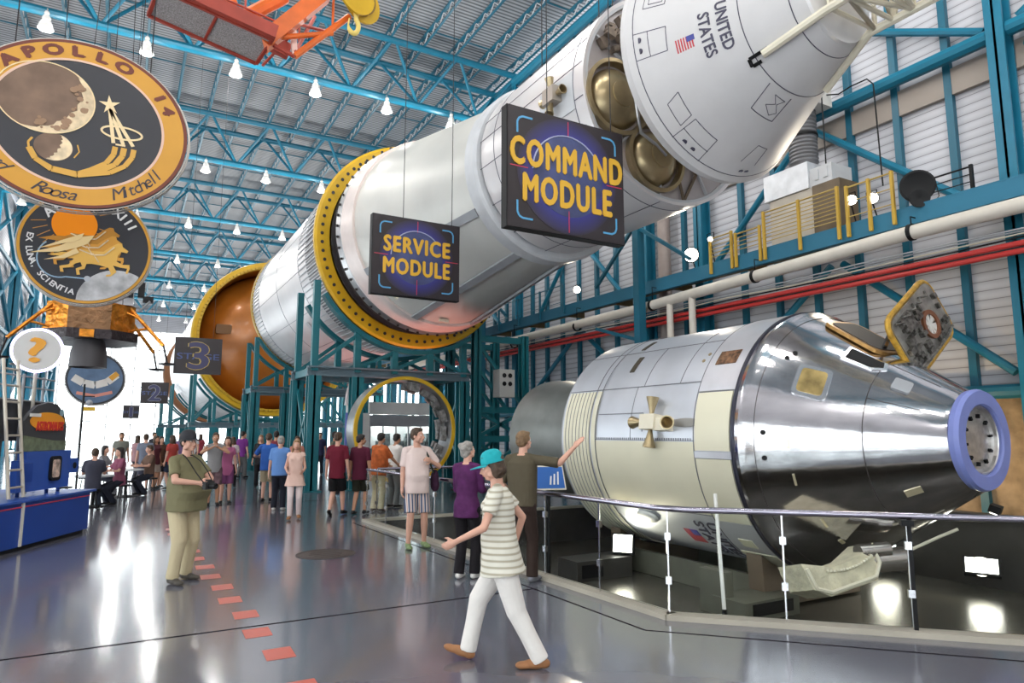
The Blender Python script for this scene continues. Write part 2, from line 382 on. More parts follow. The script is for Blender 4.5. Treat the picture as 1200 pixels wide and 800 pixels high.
# left side frame
for k,y in enumerate((28,39.4,50.9,62.4,73.9,85.4,96.9)):
    m=MB(); m.ibeam((XL+.5,y,0),(XL+.5,y,19.),.7,.7,.09); tag(m.build('steel_column',BLUE,smooth=False),'heavy blue steel column along the left-hand wall, %s from the camera'%ordinal(k),'column','blue columns of the left-hand wall')
for k,y in enumerate((50.9,62.4,73.9,85.4)):
    t=thing('frame_lattice','blue lattice bracing on the far left-hand wall, %s bay from the camera'%ordinal(k),'lattice',(XL+.5,y+5.75,0),0,'lattice bays of the left-hand wall')
    for z in (4.,9.,14.):
        for s in (0,1):
            m=MB(); m.tube([(XL+.5,y+(11.0 if s else .5),z),(XL+.5,y+(.5 if s else 11.0),z+4.8)],.16,6); m.build('brace',BLUE,t)
        m=MB(); m.tube([(XL+.5,y+.5,z-.1),(XL+.5,y+11.0,z-.1)],.16,6); m.build('level_tube',BLUE,t)
# manhole
m=MB(); m.lathe([(0,.004),(.36,.004),(.36,.0),(.40,.0),(.40,.006),(.43,.006),(.43,0)],(2.73,10.37,.0015),n=40)
for k in range(5): m.box((2.73,10.13+.12*k,.007),(.5-.1*abs(k-2),.02,.006))
tag(m.build('manhole_cover',mat('dark_iron',(.07,.055,.05),.5,.5)),'round dark iron cover set in the grey floor','cover')
# ================================================================ the suspended rocket
RX=8.3
SATIN=mat('white_satin_skin',(.74,.72,.72),.30,.15,var=.07,vscale=.6)
SILV=mat('silver_satin_skin',(.70,.67,.67),.32,.28,var=.10,vscale=.5)
WARMW=mat('white_skin_pink_lit',(.76,.66,.62),.33,.1,var=.06)  # white skin with the pink light from below put into its colour
PANEL=mat('greenish_grey_panel',(.62,.61,.57),.36,.15,var=.08,vscale=.7)
INK=mat('dark_ink',(.06,.055,.09),.5)
FLAGR=mat('flag_red',(.55,.05,.06),.5); FLAGB=mat('flag_blue',(.06,.07,.30),.5)
DOMEO=mat('orange_foam_dome',(.43,.135,.012),.28,.2,var=.35,vscale=.5,coat=.3)

class Rev:
    """surface of revolution about an axis parallel to Y: maps (y, angle, offset) to a point"""
    def __init__(s,x,z,y0,r0,y1,r1): s.x,s.z,s.y0,s.r0,s.k=x,z,y0,r0,(r1-r0)/(y1-y0)
    def r(s,y): return s.r0+s.k*(y-s.y0)
    def p(s,y,a,off=0.):
        r=s.r(y)+off; return V((s.x+r*math.cos(R(a)),y,s.z+r*math.sin(R(a))))
    def line(s,mb,pts,w=.012,off=.003,h=.006):
        for (y0,a0),(y1,a1) in zip(pts,pts[1:]):
            n=max(1,int(abs(a1-a0)/3)); q=[s.p(y0+(y1-y0)*k/n,a0+(a1-a0)*k/n,off) for k in range(n+1)]
            for k in range(n):
                m=(q[k]+q[k+1])/2; mb.bar(q[k],q[k+1],w,h,up=(m.x-s.x,0,m.z-s.z))
    def patch(s,mb,y0,y1,a0,a1,off=.004,n=8):
        vs=[];fs=[]
        for k in range(n+1):
            a=a0+(a1-a0)*k/n; vs+=[s.p(y0,a,off),s.p(y1,a,off),s.p(y1,a,off-.02),s.p(y0,a,off-.02)]
        for k in range(n):
            for j in range(4): fs.append((4*k+j,4*k+(j+1)%4,4*k+4+(j+1)%4,4*k+4+j))
        fs+=[(0,1,2,3),(4*n,4*n+1,4*n+2,4*n+3)]
        mb.add(vs,fs)
    def text(s,mb,t,y,a,size,flip=1,off=.006,**k):
        vs,fs=text_geo(t,size=size,extr=.004,**k); r=s.r(y)
        mb.add([s.p(y-p[1]*flip,a+math.degrees(p[0]*flip/r),off+p[2]) for p in vs],fs)
    def dot(s,mb,y,a,rad,off=.006):
        c=s.p(y,a,off); n=V((math.cos(R(a)),0,math.sin(R(a)))); mb.lathe([(0,.004),(rad,.004),(rad,-.012)],c,n,14)

def lathe_y(mb,prof,x,z,n=64,a0=0,a1=360):
    """prof as (radius, world y)"""
    mb.lathe([(r,-y) for r,y in prof],(x,0,z),(0,-1,0),n,a0,a1,ref=(1,0,0))

# ---------------------------------------------------------------- nose capsule
CZ=7.9
t=thing('nose_capsule','white cone-shaped capsule with flag and UNITED STATES lettering, hung high at the front','spacecraft',(RX,6.2,CZ-1.97))
cv=Rev(RX,CZ,4.72,.38,7.55,1.97)
m=MB(); lathe_y(m,[(0,7.85),(1.5,7.85),(1.86,7.78),(1.97,7.68),(1.985,7.55),(1.93,7.47),(.38+.5618*1.37,6.09),(.734,5.35)],RX,CZ,80); m.build('cone',mat('capsule_white',(.60,.585,.585),.55,0,var=.03),t,angle=25)
m=MB(); lathe_y(m,[(.734,5.36),(.72,5.31),(.45,5.24),(0,5.22)],RX,CZ,32); m.build('apex_cap',SATIN,t)
m=MB(); L=lambda *p,**k: cv.line(m,p,**k)
L((6.09,100),(6.09,340)); L((7.45,100),(7.45,340),w=.02)
L((7.44,182),(7.0,183),(7.02,195.5),(7.44,194.5)); L((7.25,182.5),(7.25,195))
L((7.27,219),(7.08,216.5),(7.09,230),(7.28,231),(7.27,219)); L((7.46,233),(7.08,233),(7.08,250),(7.46,251)); L((7.27,233),(7.28,251))
L((7.3,155),(7.0,156),(7.02,170),(7.32,170),(7.3,155)); L((7.25,157),(7.05,158),(7.06,168),(7.25,168),(7.25,157))
L((6.14,246),(6.5,250),(6.52,270),(6.16,270)); L((6.2,256),(6.3,262),(6.36,256),(6.46,264),(6.4,268),(6.3,263),(6.22,267),(6.2,256),w=.008)
L((7.2,272),(6.9,275),(6.95,284),(7.25,284))
L((5.52,100),(5.52,340))
m.build('seam_lines',INK,t,smooth=False)
for y,a in ((7.37,185.6),(7.37,190.8),(7.38,238.5),(7.38,244.2),(7.36,277),(7.36,281)): m=MB(); cv.dot(m,y,a,.042); m.build('nozzle_port',INK,t)
for w_,y_,a_ in (('UNITED',6.30,194.5),('STATES',6.52,196.)):
    m=MB(); cv.text(m,w_,y_,a_,.20,bold=.02); m.build('lettering',INK,t,smooth=False)
m=MB(); L((6.16,223),(5.92,223.5),w=.05,off=.01,h=.02); L((6.16,223),(6.17,228.5),w=.05,off=.01,h=.02); L((6.16,228.5),(6.05,229),w=.05,off=.01,h=.02); m.build('hatch_slot',BLACK,t,smooth=False)
m=MB()
for k in range(7):
    cv.patch(m,6.905-.034*k,6.905-.034*k-.017,192.5,199.5,.005); 
f=m.build('flag',FLAGR,t,smooth=False)
m=MB(); cv.patch(m,6.76,6.66,192.5,195.6,.007); m.build('flag_canton',FLAGB,f,smooth=False)

for y in (7.4,6.6):
    m=MB(); m.tube([(RX-.3,y,CZ+1.1),(RX-.3,y,18.9)],.012,6,False); m.build('hanging_cable',DARK,t)
# ---------------------------------------------------------------- white lattice tower on the nose
t=thing('escape_tower','white lattice tower reaching forward from the nose of the high capsule','tower',(RX,4.4,CZ-.5))
def cr(sx,sz,y): h=.50 if y<=5.2 else (.50+(y-5.2)*.42); return (RX+sx*h,y,CZ+sz*h)
cn=((-1,-1),(1,-1),(1,1),(-1,1)); ys=[5.12,4.86,4.58,4.3,4.,3.7,3.4,3.1,2.7,2.2,1.7]
for sx,sz in cn:
    m=MB(); m.tube([cr(sx,sz,5.97) if sx<0 or sz>0 else (8.89,6.0,6.92),cr(sx,sz,5.2),cr(sx,sz,1.2)],.06,8); m.build('leg',CREAM,t)
for i in range(4):
    a,b_=cn[i],cn[(i+1)%4]
    for k,y in enumerate(ys):
        m=MB(); m.tube([cr(*a,y),cr(*b_,y)],.034,7,False); m.build('cross_bar',CREAM,t)
        if k<10:
            p,q=(a,b_) if k%2 else (b_,a)
            m=MB(); m.tube([cr(*p,y),cr(*q,ys[k+1])],.034,7,False); m.build('diagonal_bar',CREAM,t)
    m=MB(); m.tube([cr(*b_,5.12),cr(*a,4.86)],.034,7,False); m.build('diagonal_bar',CREAM,t)

# ---------------------------------------------------------------- open cylinder with tanks
SZ=7.8
t=thing('service_cylinder','silver cylinder with round bronze tanks in its open front, behind the high capsule','spacecraft',(RX,10.6,SZ-1.95))
m=MB(); lathe_y(m,[(1.86,8.72),(1.95,8.70),(1.95,12.48),(1.5,12.5)],RX,SZ,80); m.build('shell',SILV,t)
m=MB(); lathe_y(m,[(.0,8.80),(1.88,8.80),(1.88,8.9),(0,8.9)],RX,SZ,64); m.build('bulkhead',mat('grey_pink_bulkhead',(.5,.46,.46),.4,.35,var=.12),t)
m=MB(); lathe_y(m,[(1.89,8.71),(1.84,8.72),(1.84,8.82),(1.89,8.82)],RX,SZ,64); m.build('rim',LGREY,t)
sv=Rev(RX,SZ,8.7,1.95,12.6,1.9501)
for (x,z,r) in ((7.10,7.58,.60),(7.94,6.66,.56),(9.55,8.1,.58)):
    m=MB(); m.lathe([(r+.07,.0),(r+.09,.16),(r+.02,.17),(r-.0,.08),(r-.0,-.02)],(x,8.82,z),(0,-1,0),36); cup=m.build('tank_collar',BRASS,t)
    m=MB(); m.ell((x,8.86,z),(r-.04,.34,r-.04),28,14); m.lathe([(0,.36),(.2,.35),(.24,.335),(.24,.3)],(x,8.86,z),(0,-1,0),24); m.build('tank',BRASS,t)
for a in (20,100,152,222,262,300,330):
    m=MB(); p=V((RX+.35*math.cos(R(a)),8.78,SZ+.35*math.sin(R(a)))); q=V((RX+1.82*math.cos(R(a)),8.78,SZ+1.82*math.sin(R(a)))); m.bar(p,q,.035,.06,up=(0,1,0)); m.build('beam',LGREY,t,smooth=False)
for (a,b_) in (((8.42,8.76,6.75),(8.62,8.76,5.98)),((8.95,8.76,6.55),(8.62,8.76,5.98)),((8.95,8.76,6.55),(8.75,8.76,6.75))):
    m=MB(); m.bar(a,b_,.03,.05); m.build('strut',mat('brown_edge',(.20,.14,.09),.5),t,smooth=False)
m=MB(); pts=[(7.35,8.6,8.35),(7.22,8.45,8.0),(7.25,8.45,7.6),(7.36,8.5,7.2),(7.5,8.6,6.98),(7.75,8.52,6.8),(7.98,8.5,6.62)]
m.tube(pts,.028,8); m.build('pipe',DULL,t)
m=MB(); rnd=random.Random(3)
for k in range(46):
    x=6.72+rnd.random()*.95; z=8.42+rnd.random()*.8
    if (x-RX)**2+(z-SZ)**2<3.0: m.box((x,8.78-rnd.random()*.25,z),(.04+rnd.random()*.16,.06+rnd.random()*.12,.04+rnd.random()*.16),Matrix.Rotation(rnd.random()*3,3,'Y'))
hw=m.build('equipment',mat('tangled_hardware',(.24,.19,.15),.45,.4,var=.4,vscale=8),t,smooth=False); hw['kind']='stuff'
m=MB(); m.lathe([(0,0),(.36,.0),(.36,.35),(.3,.4),(0,.42)],(7.9,9.0,9.0),(0,-1,0),24); m.build('white_unit',WHITE,t)
m=MB()
for a in (158,172,190,214,236,262): sv.line(m,[(8.75,a),(12.55,a)],.014)
for y in (9.0,11.9): sv.line(m,[(y,110),(y,330)],.014)
m.build('seam_lines',INK,t,smooth=False)
q=MB(); sv.patch(q,10.05,9.0,174,194,.02); q.build('thruster_panel',LGREY,t,smooth=False)
m=MB(); c=sv.p(9.5,182,.1); m.box(c,(.22,.34,.28))
hs=m.build('thruster_housing',mat('tan_metal',(.42,.37,.32),.4,.4),t,smooth=False)
for d in ((0,-1,0),(0,1,0),(-.2,0,1),(-.2,0,-1)):
    m=MB(); m.lathe([(.035,.10),(.05,.2),(.085,.34),(.075,.34),(.03,.12)],c,d,14); m.build('thruster_nozzle',BRASS,hs)
for a in (205,207): pass
for a,ln in ((204,.5),):
    m=MB(); sv.patch(m,9.2,8.85,a,a+6,.02); m.build('hatch_plate',GREY,t,smooth=False)

for x_,y_ in ((7.5,9.3),(9.1,9.3),(7.5,11.8),(9.1,11.8)):
    m=MB(); m.tube([(x_,y_,SZ+1.78),(x_,y_,18.9)],.012,6,False); m.build('hanging_cable',DARK,t)
# ---------------------------------------------------------------- flared adapter
t=thing('flared_adapter','pale flared cone with seamed panels behind the hanging SERVICE MODULE sign','spacecraft',(RX,16.5,4.75))
AX0,AX1=(12.6,7.76),(20.6,8.02)
az=lambda y:AX0[1]+(y-AX0[0])*(AX1[1]-AX0[1])/(AX1[0]-AX0[0])
ar=lambda y:1.95+(y-12.6)*(3.25-1.95)/8.0
def lathe_tilt(mb,prof,n=80,a0=0,a1=360):
    vs=[];fs=[];m=len(prof); full=abs(a1-a0)>359; cols=n if full else n+1
    for k in range(cols):
        a=R(a0+(a1-a0)*k/n)
        for r,y in prof: vs.append((RX+r*math.cos(a),y,az(y)+r*math.sin(a)))
    for k in range(n):
        for i in range(m-1): fs.append((k*m+i,((k+1)%cols)*m+i,((k+1)%cols)*m+i+1,k*m+i+1))
    mb.add(vs,fs)
def apt(y,a,off=0.): r=ar(y)+off; return V((RX+r*math.cos(R(a)),y,az(y)+r*math.sin(R(a))))
m=MB(); lathe_tilt(m,[(ar(18.75)-.06,18.75),(ar(13.1)-.05,13.1),(ar(13.1)-.35,13.05)]); m.build('upper_panels',PANEL,t)
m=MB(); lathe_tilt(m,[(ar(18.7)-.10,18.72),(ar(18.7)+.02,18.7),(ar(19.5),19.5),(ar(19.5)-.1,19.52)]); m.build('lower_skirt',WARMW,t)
m=MB(); lathe_tilt(m,[(1.7,12.55),(2.03,12.55),(2.09,12.62),(2.09,13.02),(2.03,13.1),(1.9,13.12)]); m.build('forward_ring',LGREY,t)
m=MB(); lathe_tilt(m,[(ar(19.5)-.05,19.5),(ar(19.5)+.01,19.53),(ar(19.5)+.05,19.85),(ar(19.5)-.1,19.87)]); m.build('aft_band',DULL,t)
for k in range(40):
    a=100+6.2*k; p=apt(19.7,a,.03); m=MB(); m.box(p,(.06,.07,.06)); m.build('band_fitting',DARK,t,smooth=False)
for a in (212,250.5,289,328,10):
    m=MB(); n=14
    for k in range(n):
        y0=13.1+5.6*k/n; y1=13.1+5.6*(k+1)/n; m.bar(apt(y0,a,.0),apt(y1,a,.0),.20,.07,up=(math.cos(R(a)),0,math.sin(R(a))))
    m.build('seam_strip',GREY,t,smooth=False)
for a in (228,262): m=MB(); m.bar(apt(18.2,a,.02),apt(18.2,a+6,.02),.1,.1); m.build('latch',CREAM,t,smooth=False)
m=MB(); lathe_tilt(m,[(2.86,19.8),(2.86,20.85)]); lathe_tilt(m,[(2.86,19.86),(.2,19.86)]); lathe_tilt(m,[(2.84,20.85),(2.99,20.85),(2.99,20.9),(2.84,20.9)]); m.build('dark_core',DARK,t)

# ---------------------------------------------------------------- upper stage
UZ=8.05
t=thing('upper_stage','long white rocket stage with a bolted yellow front ring and ribbed skirt','rocket',(RX,27,UZ-3.3))
m=MB(); lathe_y(m,[(3.02,21.14),(3.02,20.98),(3.42,20.95),(3.5,21.0),(3.5,21.16),(3.3,21.2)],RX,UZ,96); fr=m.build('front_ring',YEL,t)
for k in range(72):
    a=R(5*k); m=MB(); m.lathe([(0,.02),(.055,.02),(.055,-.01)],(RX+3.26*math.cos(a),20.965,UZ+3.26*math.sin(a)),(0,-1,0),8); m.build('bolt_hole',DARK,fr)
m=MB(); lathe_y(m,[(3.3,21.16),(3.3,34.0),(3.0,34.0)],RX,UZ,96); m.build('hull',SILV,t)
m=MB()
def stringers(mb,y0,y1,n,a0,a1,r=3.31,w=.035):
    for k in range(n+1):
        a=R(a0+(a1-a0)*k/n); p=(RX+r*math.cos(a),y0,UZ+r*math.sin(a)); mb.bar(p,(p[0],y1,p[2]),w,.05,up=(math.cos(a),0,math.sin(a)))
stringers(m,21.2,24.2,60,120,330); m.build('front_stringers',LGREY,t,smooth=False); m=MB(); stringers(m,32.4,33.9,70,120,330); m.build('aft_stringers',LGREY,t,smooth=False)
uv=Rev(RX,UZ,21,3.3,34,3.3001)
for k in range(26):
    a=146+3.5*k; m=MB(); uv.patch(m,21.35,23.0,a+.5,a+3.0,.03,2); m.build('dark_panel',mat('dark_grey_panels',(.13,.13,.145),.5,var=.25),t,smooth=False)
m=MB()
for y in (24.25,32.35,28.2): uv.line(m,[(y,110),(y,335)],.03)
for a in (165,190,215,240,262,285): uv.line(m,[(24.3,a),(32.3,a)],.014)
m.build('seam_lines',INK,t,smooth=False)
m=MB(); lathe_y(m,[(3.0,33.95),(3.36,33.95),(3.40,34.1),(3.0,34.12)],RX,UZ,96); m.build('aft_ring',mat('ochre_ring',(.42,.27,.06),.45),t)
m=MB(); lathe_y(m,[(3.3,34.1),(2.4,35.3),(1.0,36.2),(.9,36.8),(1.3,38.8),(1.25,38.8),(.6,36.9)],RX,UZ,48); m.build('engine',GREY,t)
for a_ in ((31.5,30.4,252,256),(26.,25.6,220,226)):
    m=MB(); uv.patch(m,*a_,.04,3); m.build('fairing',LGREY,t,smooth=False)

# ---------------------------------------------------------------- big lower stage with the orange dome
BZ=7.87
t=thing('lower_stage','huge white rocket stage with a toothed yellow rim around an orange dome','rocket',(RX,58,BZ-5.0))
m=MB(); lathe_y(m,[(4.62,46.0),(4.62,45.6),(5.03,45.55),(5.08,45.7),(5.08,46.2),(5.0,46.3)],RX,BZ,120); fr=m.build('front_rim',YEL,t)
m=MB()
for k in range(120):
    a=R(3*k); p=V((RX+4.72*math.cos(a),45.5,BZ+4.72*math.sin(a))); m.box(p,(.13,.12,.20),Matrix.Rotation(-a,3,'Y'))
m.build('rim_teeth',mat('ochre_teeth',(.50,.30,.02),.5),fr,smooth=False)
m=MB(); lathe_y(m,[(4.62,45.65),(4.62,48.2)],RX,BZ,96); m.build('dome_wall',DOMEO,t)
m=MB(); lathe_y(m,[(4.62-.0,48.2)]+[(4.62*math.cos(R(q)),48.2-1.75*math.sin(R(q))) for q in range(6,91,6)],RX,BZ,96); dm=m.build('dome',DOMEO,t)
m=MB(); m.rbox((5.2,46.95,BZ+.55),(.95,.35,.6),.1); m.build('access_box',mat('brown_box',(.16,.07,.02),.5),dm,smooth=False)
m=MB(); lathe_y(m,[(5.0,46.25),(5.0,69.5),(4.7,69.6)],RX,BZ,96); m.build('hull',SATIN,t)
bv=Rev(RX,BZ,46,5.,70,5.001); m=MB()
for y in (49.5,56,63): bv.line(m,[(y,110),(y,335)],.05)
for a in range(130,330,25): bv.line(m,[(46.4,a),(69,a)],.03)
m.build('seam_lines',LGREY,t,smooth=False)
t=thing('first_stage','farthest and lowest rocket stage, brown-edged white hull behind the hanging 2 and 3 signs','rocket',(RX,90,BZ-5.1))
m=MB(); lathe_y(m,[(4.5,76.2),(4.5,76),(5.15,75.9),(5.25,76.1),(5.25,76.9),(5.05,77)],RX,BZ,96); m.build('front_rim',mat('brown_rim',(.30,.13,.06),.5),t)
m=MB(); lathe_y(m,[(5.1,76.9),(5.1,108)],RX,BZ,64); m.build('hull',SATIN,t)
m=MB(); lathe_y(m,[(4.6,76.5),(3.5,75.6),(0,75.2)],RX,BZ,64); m.build('dome',SATIN,t)
# ================================================================ the floor-level spacecraft in the pit
KX,KZ=9.3,1.67
CHROME=mat('brushed_mirror_metal',(.56,.55,.565),.12,1.,var=.22,vscale=1.6,bump=.10,bscale=1.6,stretch=(2,.5,2))
SKIN=mat('bluish_silver_skin',(.60,.62,.67),.38,.55,var=.10,vscale=1.2)
RAD=mat('radiator_white_warm_lit',(.72,.68,.52),.38,.05,var=.05,vscale=1)  # white radiator paint, tinted cream to carry the warm light from below
RIMB=mat('blue_violet_ring',(.20,.24,.55),.4,var=.08)
t=thing('spacecraft','silver and chrome spacecraft lying on its side in the sunken display behind the glass railing','spacecraft',(KX,7.8,KZ-1.95))
sk=Rev(KX,KZ,6.64,1.95,11,1.9501); cm_=Rev(KX,KZ,4.54,.62,6.5,1.90)
m=MB(); lathe_y(m,[(1.5,10.98),(1.9,10.97),(1.95,10.92),(1.95,6.70),(1.8,6.68)],KX,KZ,120); m.build('barrel',SKIN,t)
m=MB(); lathe_y(m,[(.3,10.94),(1.93,10.94),(1.93,10.99),(.3,10.99)],KX,KZ,64); m.build('aft_plate',GREY,t)
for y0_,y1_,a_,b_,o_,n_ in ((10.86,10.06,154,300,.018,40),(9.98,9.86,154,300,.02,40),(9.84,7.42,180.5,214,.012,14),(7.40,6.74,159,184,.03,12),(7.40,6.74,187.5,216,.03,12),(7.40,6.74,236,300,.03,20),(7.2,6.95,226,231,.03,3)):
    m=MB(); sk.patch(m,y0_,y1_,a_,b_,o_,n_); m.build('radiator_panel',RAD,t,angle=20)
for a_,b_,o_ in ((60,158.2,.022),(184.3,187.2,.026),(216.5,235.5,.02)):
    m=MB(); sk.patch(m,7.42,6.72,a_,b_,o_,30 if b_-a_>50 else 6); m.build('fairing_ring',mat('fairing_silver',(.66,.66,.70),.3,.5,var=.06),t,angle=20)
m=MB(); sk.patch(m,7.27,6.88,137.5,145,.034,6); m.build('open_port',mat('brown_mottled_port',(.20,.10,.05),.6,.2,var=.8,vscale=14),t)
m=MB()
for y in (10.02,9.85,7.43): sk.line(m,[(y,60),(y,305)],.014,.02)
for a,y0,y1 in ((153,10.9,7.43),(167,9.8,8.6),(180,9.85,7.43),(214.5,9.85,7.43),(200,7.4,6.74),(127,10.9,7.43),(158.5,7.42,6.72),(187.3,7.42,6.72)): sk.line(m,[(y0,a),(y1,a)],.010,.01)
for k in range(7): y=10.78-.11*k; sk.line(m,[(y,154),(y,290)],.007,.022)
sk.line(m,[(8.75,127),(8.75,153)],.007); sk.line(m,[(8.9,153),(8.9,180)],.007); sk.line(m,[(8.6,167),(8.6,176)],.007); sk.line(m,[(7.9,115),(7.9,153)],.007)
m.build('seam_lines',mat('grey_seam',(.16,.16,.18),.5),t,smooth=False)
m=MB()
for k in range(46): y=9.8-.051*k; sk.line(m,[(y,178.9),(y,180.2)],.012,.006)
m.build('rivet_row',mat('grey_seam',(.1,.1,.1)),t,smooth=False)
for a_ in ((9.34,9.22,132,143),(9.55,9.45,114,124)): m=MB(); sk.patch(m,*a_,.012,6); m.build('long_slot',mat('dark_bronze',(.07,.055,.035),.5,.3),t)
m=MB(); c=sk.p(9.05,221,.02); m.ell(c,(.05,.26,.13),16,10,Matrix.Rotation(R(-41),3,'Y')); m.build('white_vent',WHITE,t)
for y,a in ((7.55,137),(7.6,141)): m=MB(); sk.dot(m,y,a,.03); m.build('small_port',BRASS,t)
# lettering and flag low on the barrel
for w_,y_,a_ in (('UNITED',7.62,233.),('STATES',7.88,232.)):
    q=MB(); sk.text(q,w_,y_,a_,.27,bold=.02); q.build('lettering',INK,t,smooth=False)
m=MB()
for k in range(6): sk.patch(m,8.34-.05*k,8.34-.05*k-.026,226,236,.006,4)
f=m.build('flag',FLAGR,t,smooth=False); m=MB(); sk.patch(m,8.20,8.05,226,230,.009,3); m.build('flag_canton',FLAGB,f,smooth=False)
# thruster quad
n=V((math.cos(R(172)),0,math.sin(R(172)))); c=sk.p(8.28,172,.10); rot=Matrix.Rotation(-R(172),3,'Y')
m=MB(); m.box(c,(.2,.34,.24),rot); m.box(sk.p(8.02,173,.08),(.16,.3,.2),rot)
hs=m.build('thruster_housing',CREAM,t,smooth=False)
tz=V((n.z,0,-n.x))
for dd,o in ((tz,c+tz*.10),(-tz,c-tz*.10),(V((0,1,0)),c+V((0,.15,0))),(V((-.55,-.75,.0)),c+V((-.03,-.35,-.01)))):
    m=MB(); m.lathe([(.03,0),(.04,.06),(.06,.15),(.105,.30),(.088,.30),(.05,.15),(0,.10)],o,dd,18); m.build('thruster_nozzle',BRASS,hs)
m=MB(); m.ell(sk.p(7.62,172,.0),(.012,.34,.07),14,8,rot); m.build('scorch_mark',mat('scorch_grey',(.30,.29,.27),.6),t)
# cone
m=MB(); lathe_y(m,[(1.7,6.70),(1.90,6.69),(1.965,6.66),(1.965,6.60),(1.93,6.56),(1.90,6.50),(.66,4.60),(.60,4.54)],KX,KZ,144); m.build('cone',CHROME,t,angle=20)
m=MB(); lathe_y(m,[(1.95,6.73),(1.985,6.71),(1.985,6.67),(1.95,6.66)],KX,KZ,96); m.build('joint_band',mat('dark_joint',(.05,.05,.07),.3,.5),t)
m=MB(); lathe_y(m,[(.60,4.56),(.625,4.545),(.635,4.48),(.61,4.43),(.45,4.43),(.43,4.45),(.43,4.52),(.60,4.54)],KX,KZ+.03,64); m.build('docking_ring',RIMB,t)
m=MB(); lathe_y(m,[(.43,4.54),(.43,4.48),(.41,4.47),(.395,4.48),(.395,4.52),(.36,4.54),(.2,4.53),(0,4.525)],KX,KZ+.03,48)
m.build('hatch_cover',mat('silver_hatch',(.62,.6,.58),.3,.8,var=.25,vscale=9),t)
for k in range(10):
    a=R(36*k+10); m=MB(); m.box((KX+.30*math.cos(a),4.515,KZ+.03+.30*math.sin(a)),(.05,.04,.03),Matrix.Rotation(-a,3,'Y')); m.build('hatch_latch',BLACK,t,smooth=False)
m=MB()
for y in (6.42,): cm_.line(m,[(y,60),(y,300)],.008,.002,.004)
cm_.line(m,[(5.32,100),(5.32,300)],.010,.002,.005)
for a in (113,150,): cm_.line(m,[(5.32,a),(4.75,a)],.008,.002,.004)
m.build('seam_lines',mat('dark_seam',(.05,.04,.04),.5),t,smooth=False)
# windows
def surf_frame(y,a):
    nn=(V((math.cos(R(a))*1.,0.6717*-1,math.sin(R(a))))).normalized(); c=cm_.p(y,a); u=V((-math.sin(R(a)),0,math.cos(R(a)))); v=nn.cross(u); return c,u,v,nn
def surf_poly(mb,y,a,poly,depth,off=0.):
    c,u,v,nn=surf_frame(y,a); mb.prism(poly,c+nn*off,u,v,nn,depth)
rr=lambda w,h,r:[(cx+r*math.cos(R(a0+30*k)),cz+r*math.sin(R(a0+30*k))) for cx,cz,a0 in((w/2-r,h/2-r,0),(-w/2+r,h/2-r,90),(-w/2+r,-h/2+r,180),(w/2-r,-h/2+r,270)) for k in range(4)]
m=MB(); surf_poly(m,5.89,148.3,rr(.48,.44,.06),.06,.0); wf=m.build('window_frame',STEEL,t,smooth=False)
m=MB(); surf_poly(m,5.89,148.3,rr(.37,.33,.05),.07,.004); m.build('window_pane',mat('amber_pane',(.55,.40,.16),.15,.4,var=.5,vscale=5),wf,smooth=False)
m=MB(); surf_poly(m,5.52,120.5,[(-.14,-.28),(-.10,.26),(.02,.30),(.15,.16),(.17,-.26)],.05,.002); wf=m.build('rendezvous_window_frame',STEEL,t,smooth=False)
m=MB(); surf_poly(m,5.52,120.5,[(-.10,-.24),(-.07,.22),(.02,.25),(.11,.13),(.13,-.22)],.06,.004); m.build('dark_pane',BLACK,wf,smooth=False)
m=MB(); surf_poly(m,5.05,132,rr(.20,.22,.03),.06,.0); m.build('sight_port',GREY,t,smooth=False)
for y,a,w,h in ((6.06,181,.12,.05),(6.05,198,.16,.03),(5.95,224,.16,.03),(5.95,240,.1,.05),(4.98,222,.1,.20)): m=MB(); surf_poly(m,y,a,[(-w/2,-h/2),(w/2,-h/2),(w/2,h/2),(-w/2,h/2)],.015,.003); m.build('light_plate',mat('pale_gold_plate',(.75,.66,.45),.25,.6),t,smooth=False)
for y,a in ((6.32,176),(6.32,187),(6.2,134),(6.25,138)): m=MB(); surf_poly(m,y,a,[(.035*math.cos(R(q)),.035*math.sin(R(q))) for q in range(0,360,30)],.02,.002); m.build('round_port',BLACK,t,smooth=False)
# opening the hatch left in the top of the cone
m=MB(); surf_poly(m,5.85,92,rr(.8,1.0,.16),.05,.0); hr=m.build('hatch_rim',mat('ochre_metal',(.40,.22,.07),.35,.6,var=.3,vscale=9),t,smooth=False)
m=MB(); surf_poly(m,5.85,92,rr(.66,.86,.12),.06,.003); m.build('hatch_opening',DARK,hr,smooth=False)
# open hatch door standing up
hc=V((9.70,5.32,3.27)); ux=V((.83,.05,.555)).normalized(); uz=V((.62,-.10,-.78)); uz=(uz-ux*uz.dot(ux)).normalized(); hn=ux.cross(uz); 
if hn.y>0: hn=-hn
def hp(a,b,c=0.): return hc+ux*a+uz*b+hn*c
m=MB(); m.prism(rr(1.36,.86,.17),hc,ux,uz,hn,.07); hd=m.build('open_hatch_door',mat('worn_grey_metal',(.36,.35,.32),.4,.7,var=.4,vscale=7),t,smooth=False)
m=MB(); pl=rr(1.42,.92,.19); m.tube([hp(x,y,-.01) for x,y in pl+pl[:1]],.04,8); m.build('gold_rim',mat('gold_rim',(.52,.30,.04),.4,.4,var=.4,vscale=12),hd)
m=MB(); m.lathe([(.15,.03),(.15,.07),(.21,.07),(.21,.03)],hp(.17,.06),hn,28); m.build('window_rim',mat('copper_brown',(.25,.10,.05),.4,.5),hd)
m=MB(); m.lathe([(0,.045),(.15,.045)],hp(.17,.06),hn,24); m.build('round_pane',mat('pale_pane',(.62,.60,.56),.2),hd)
m=MB(); rnd=random.Random(8)
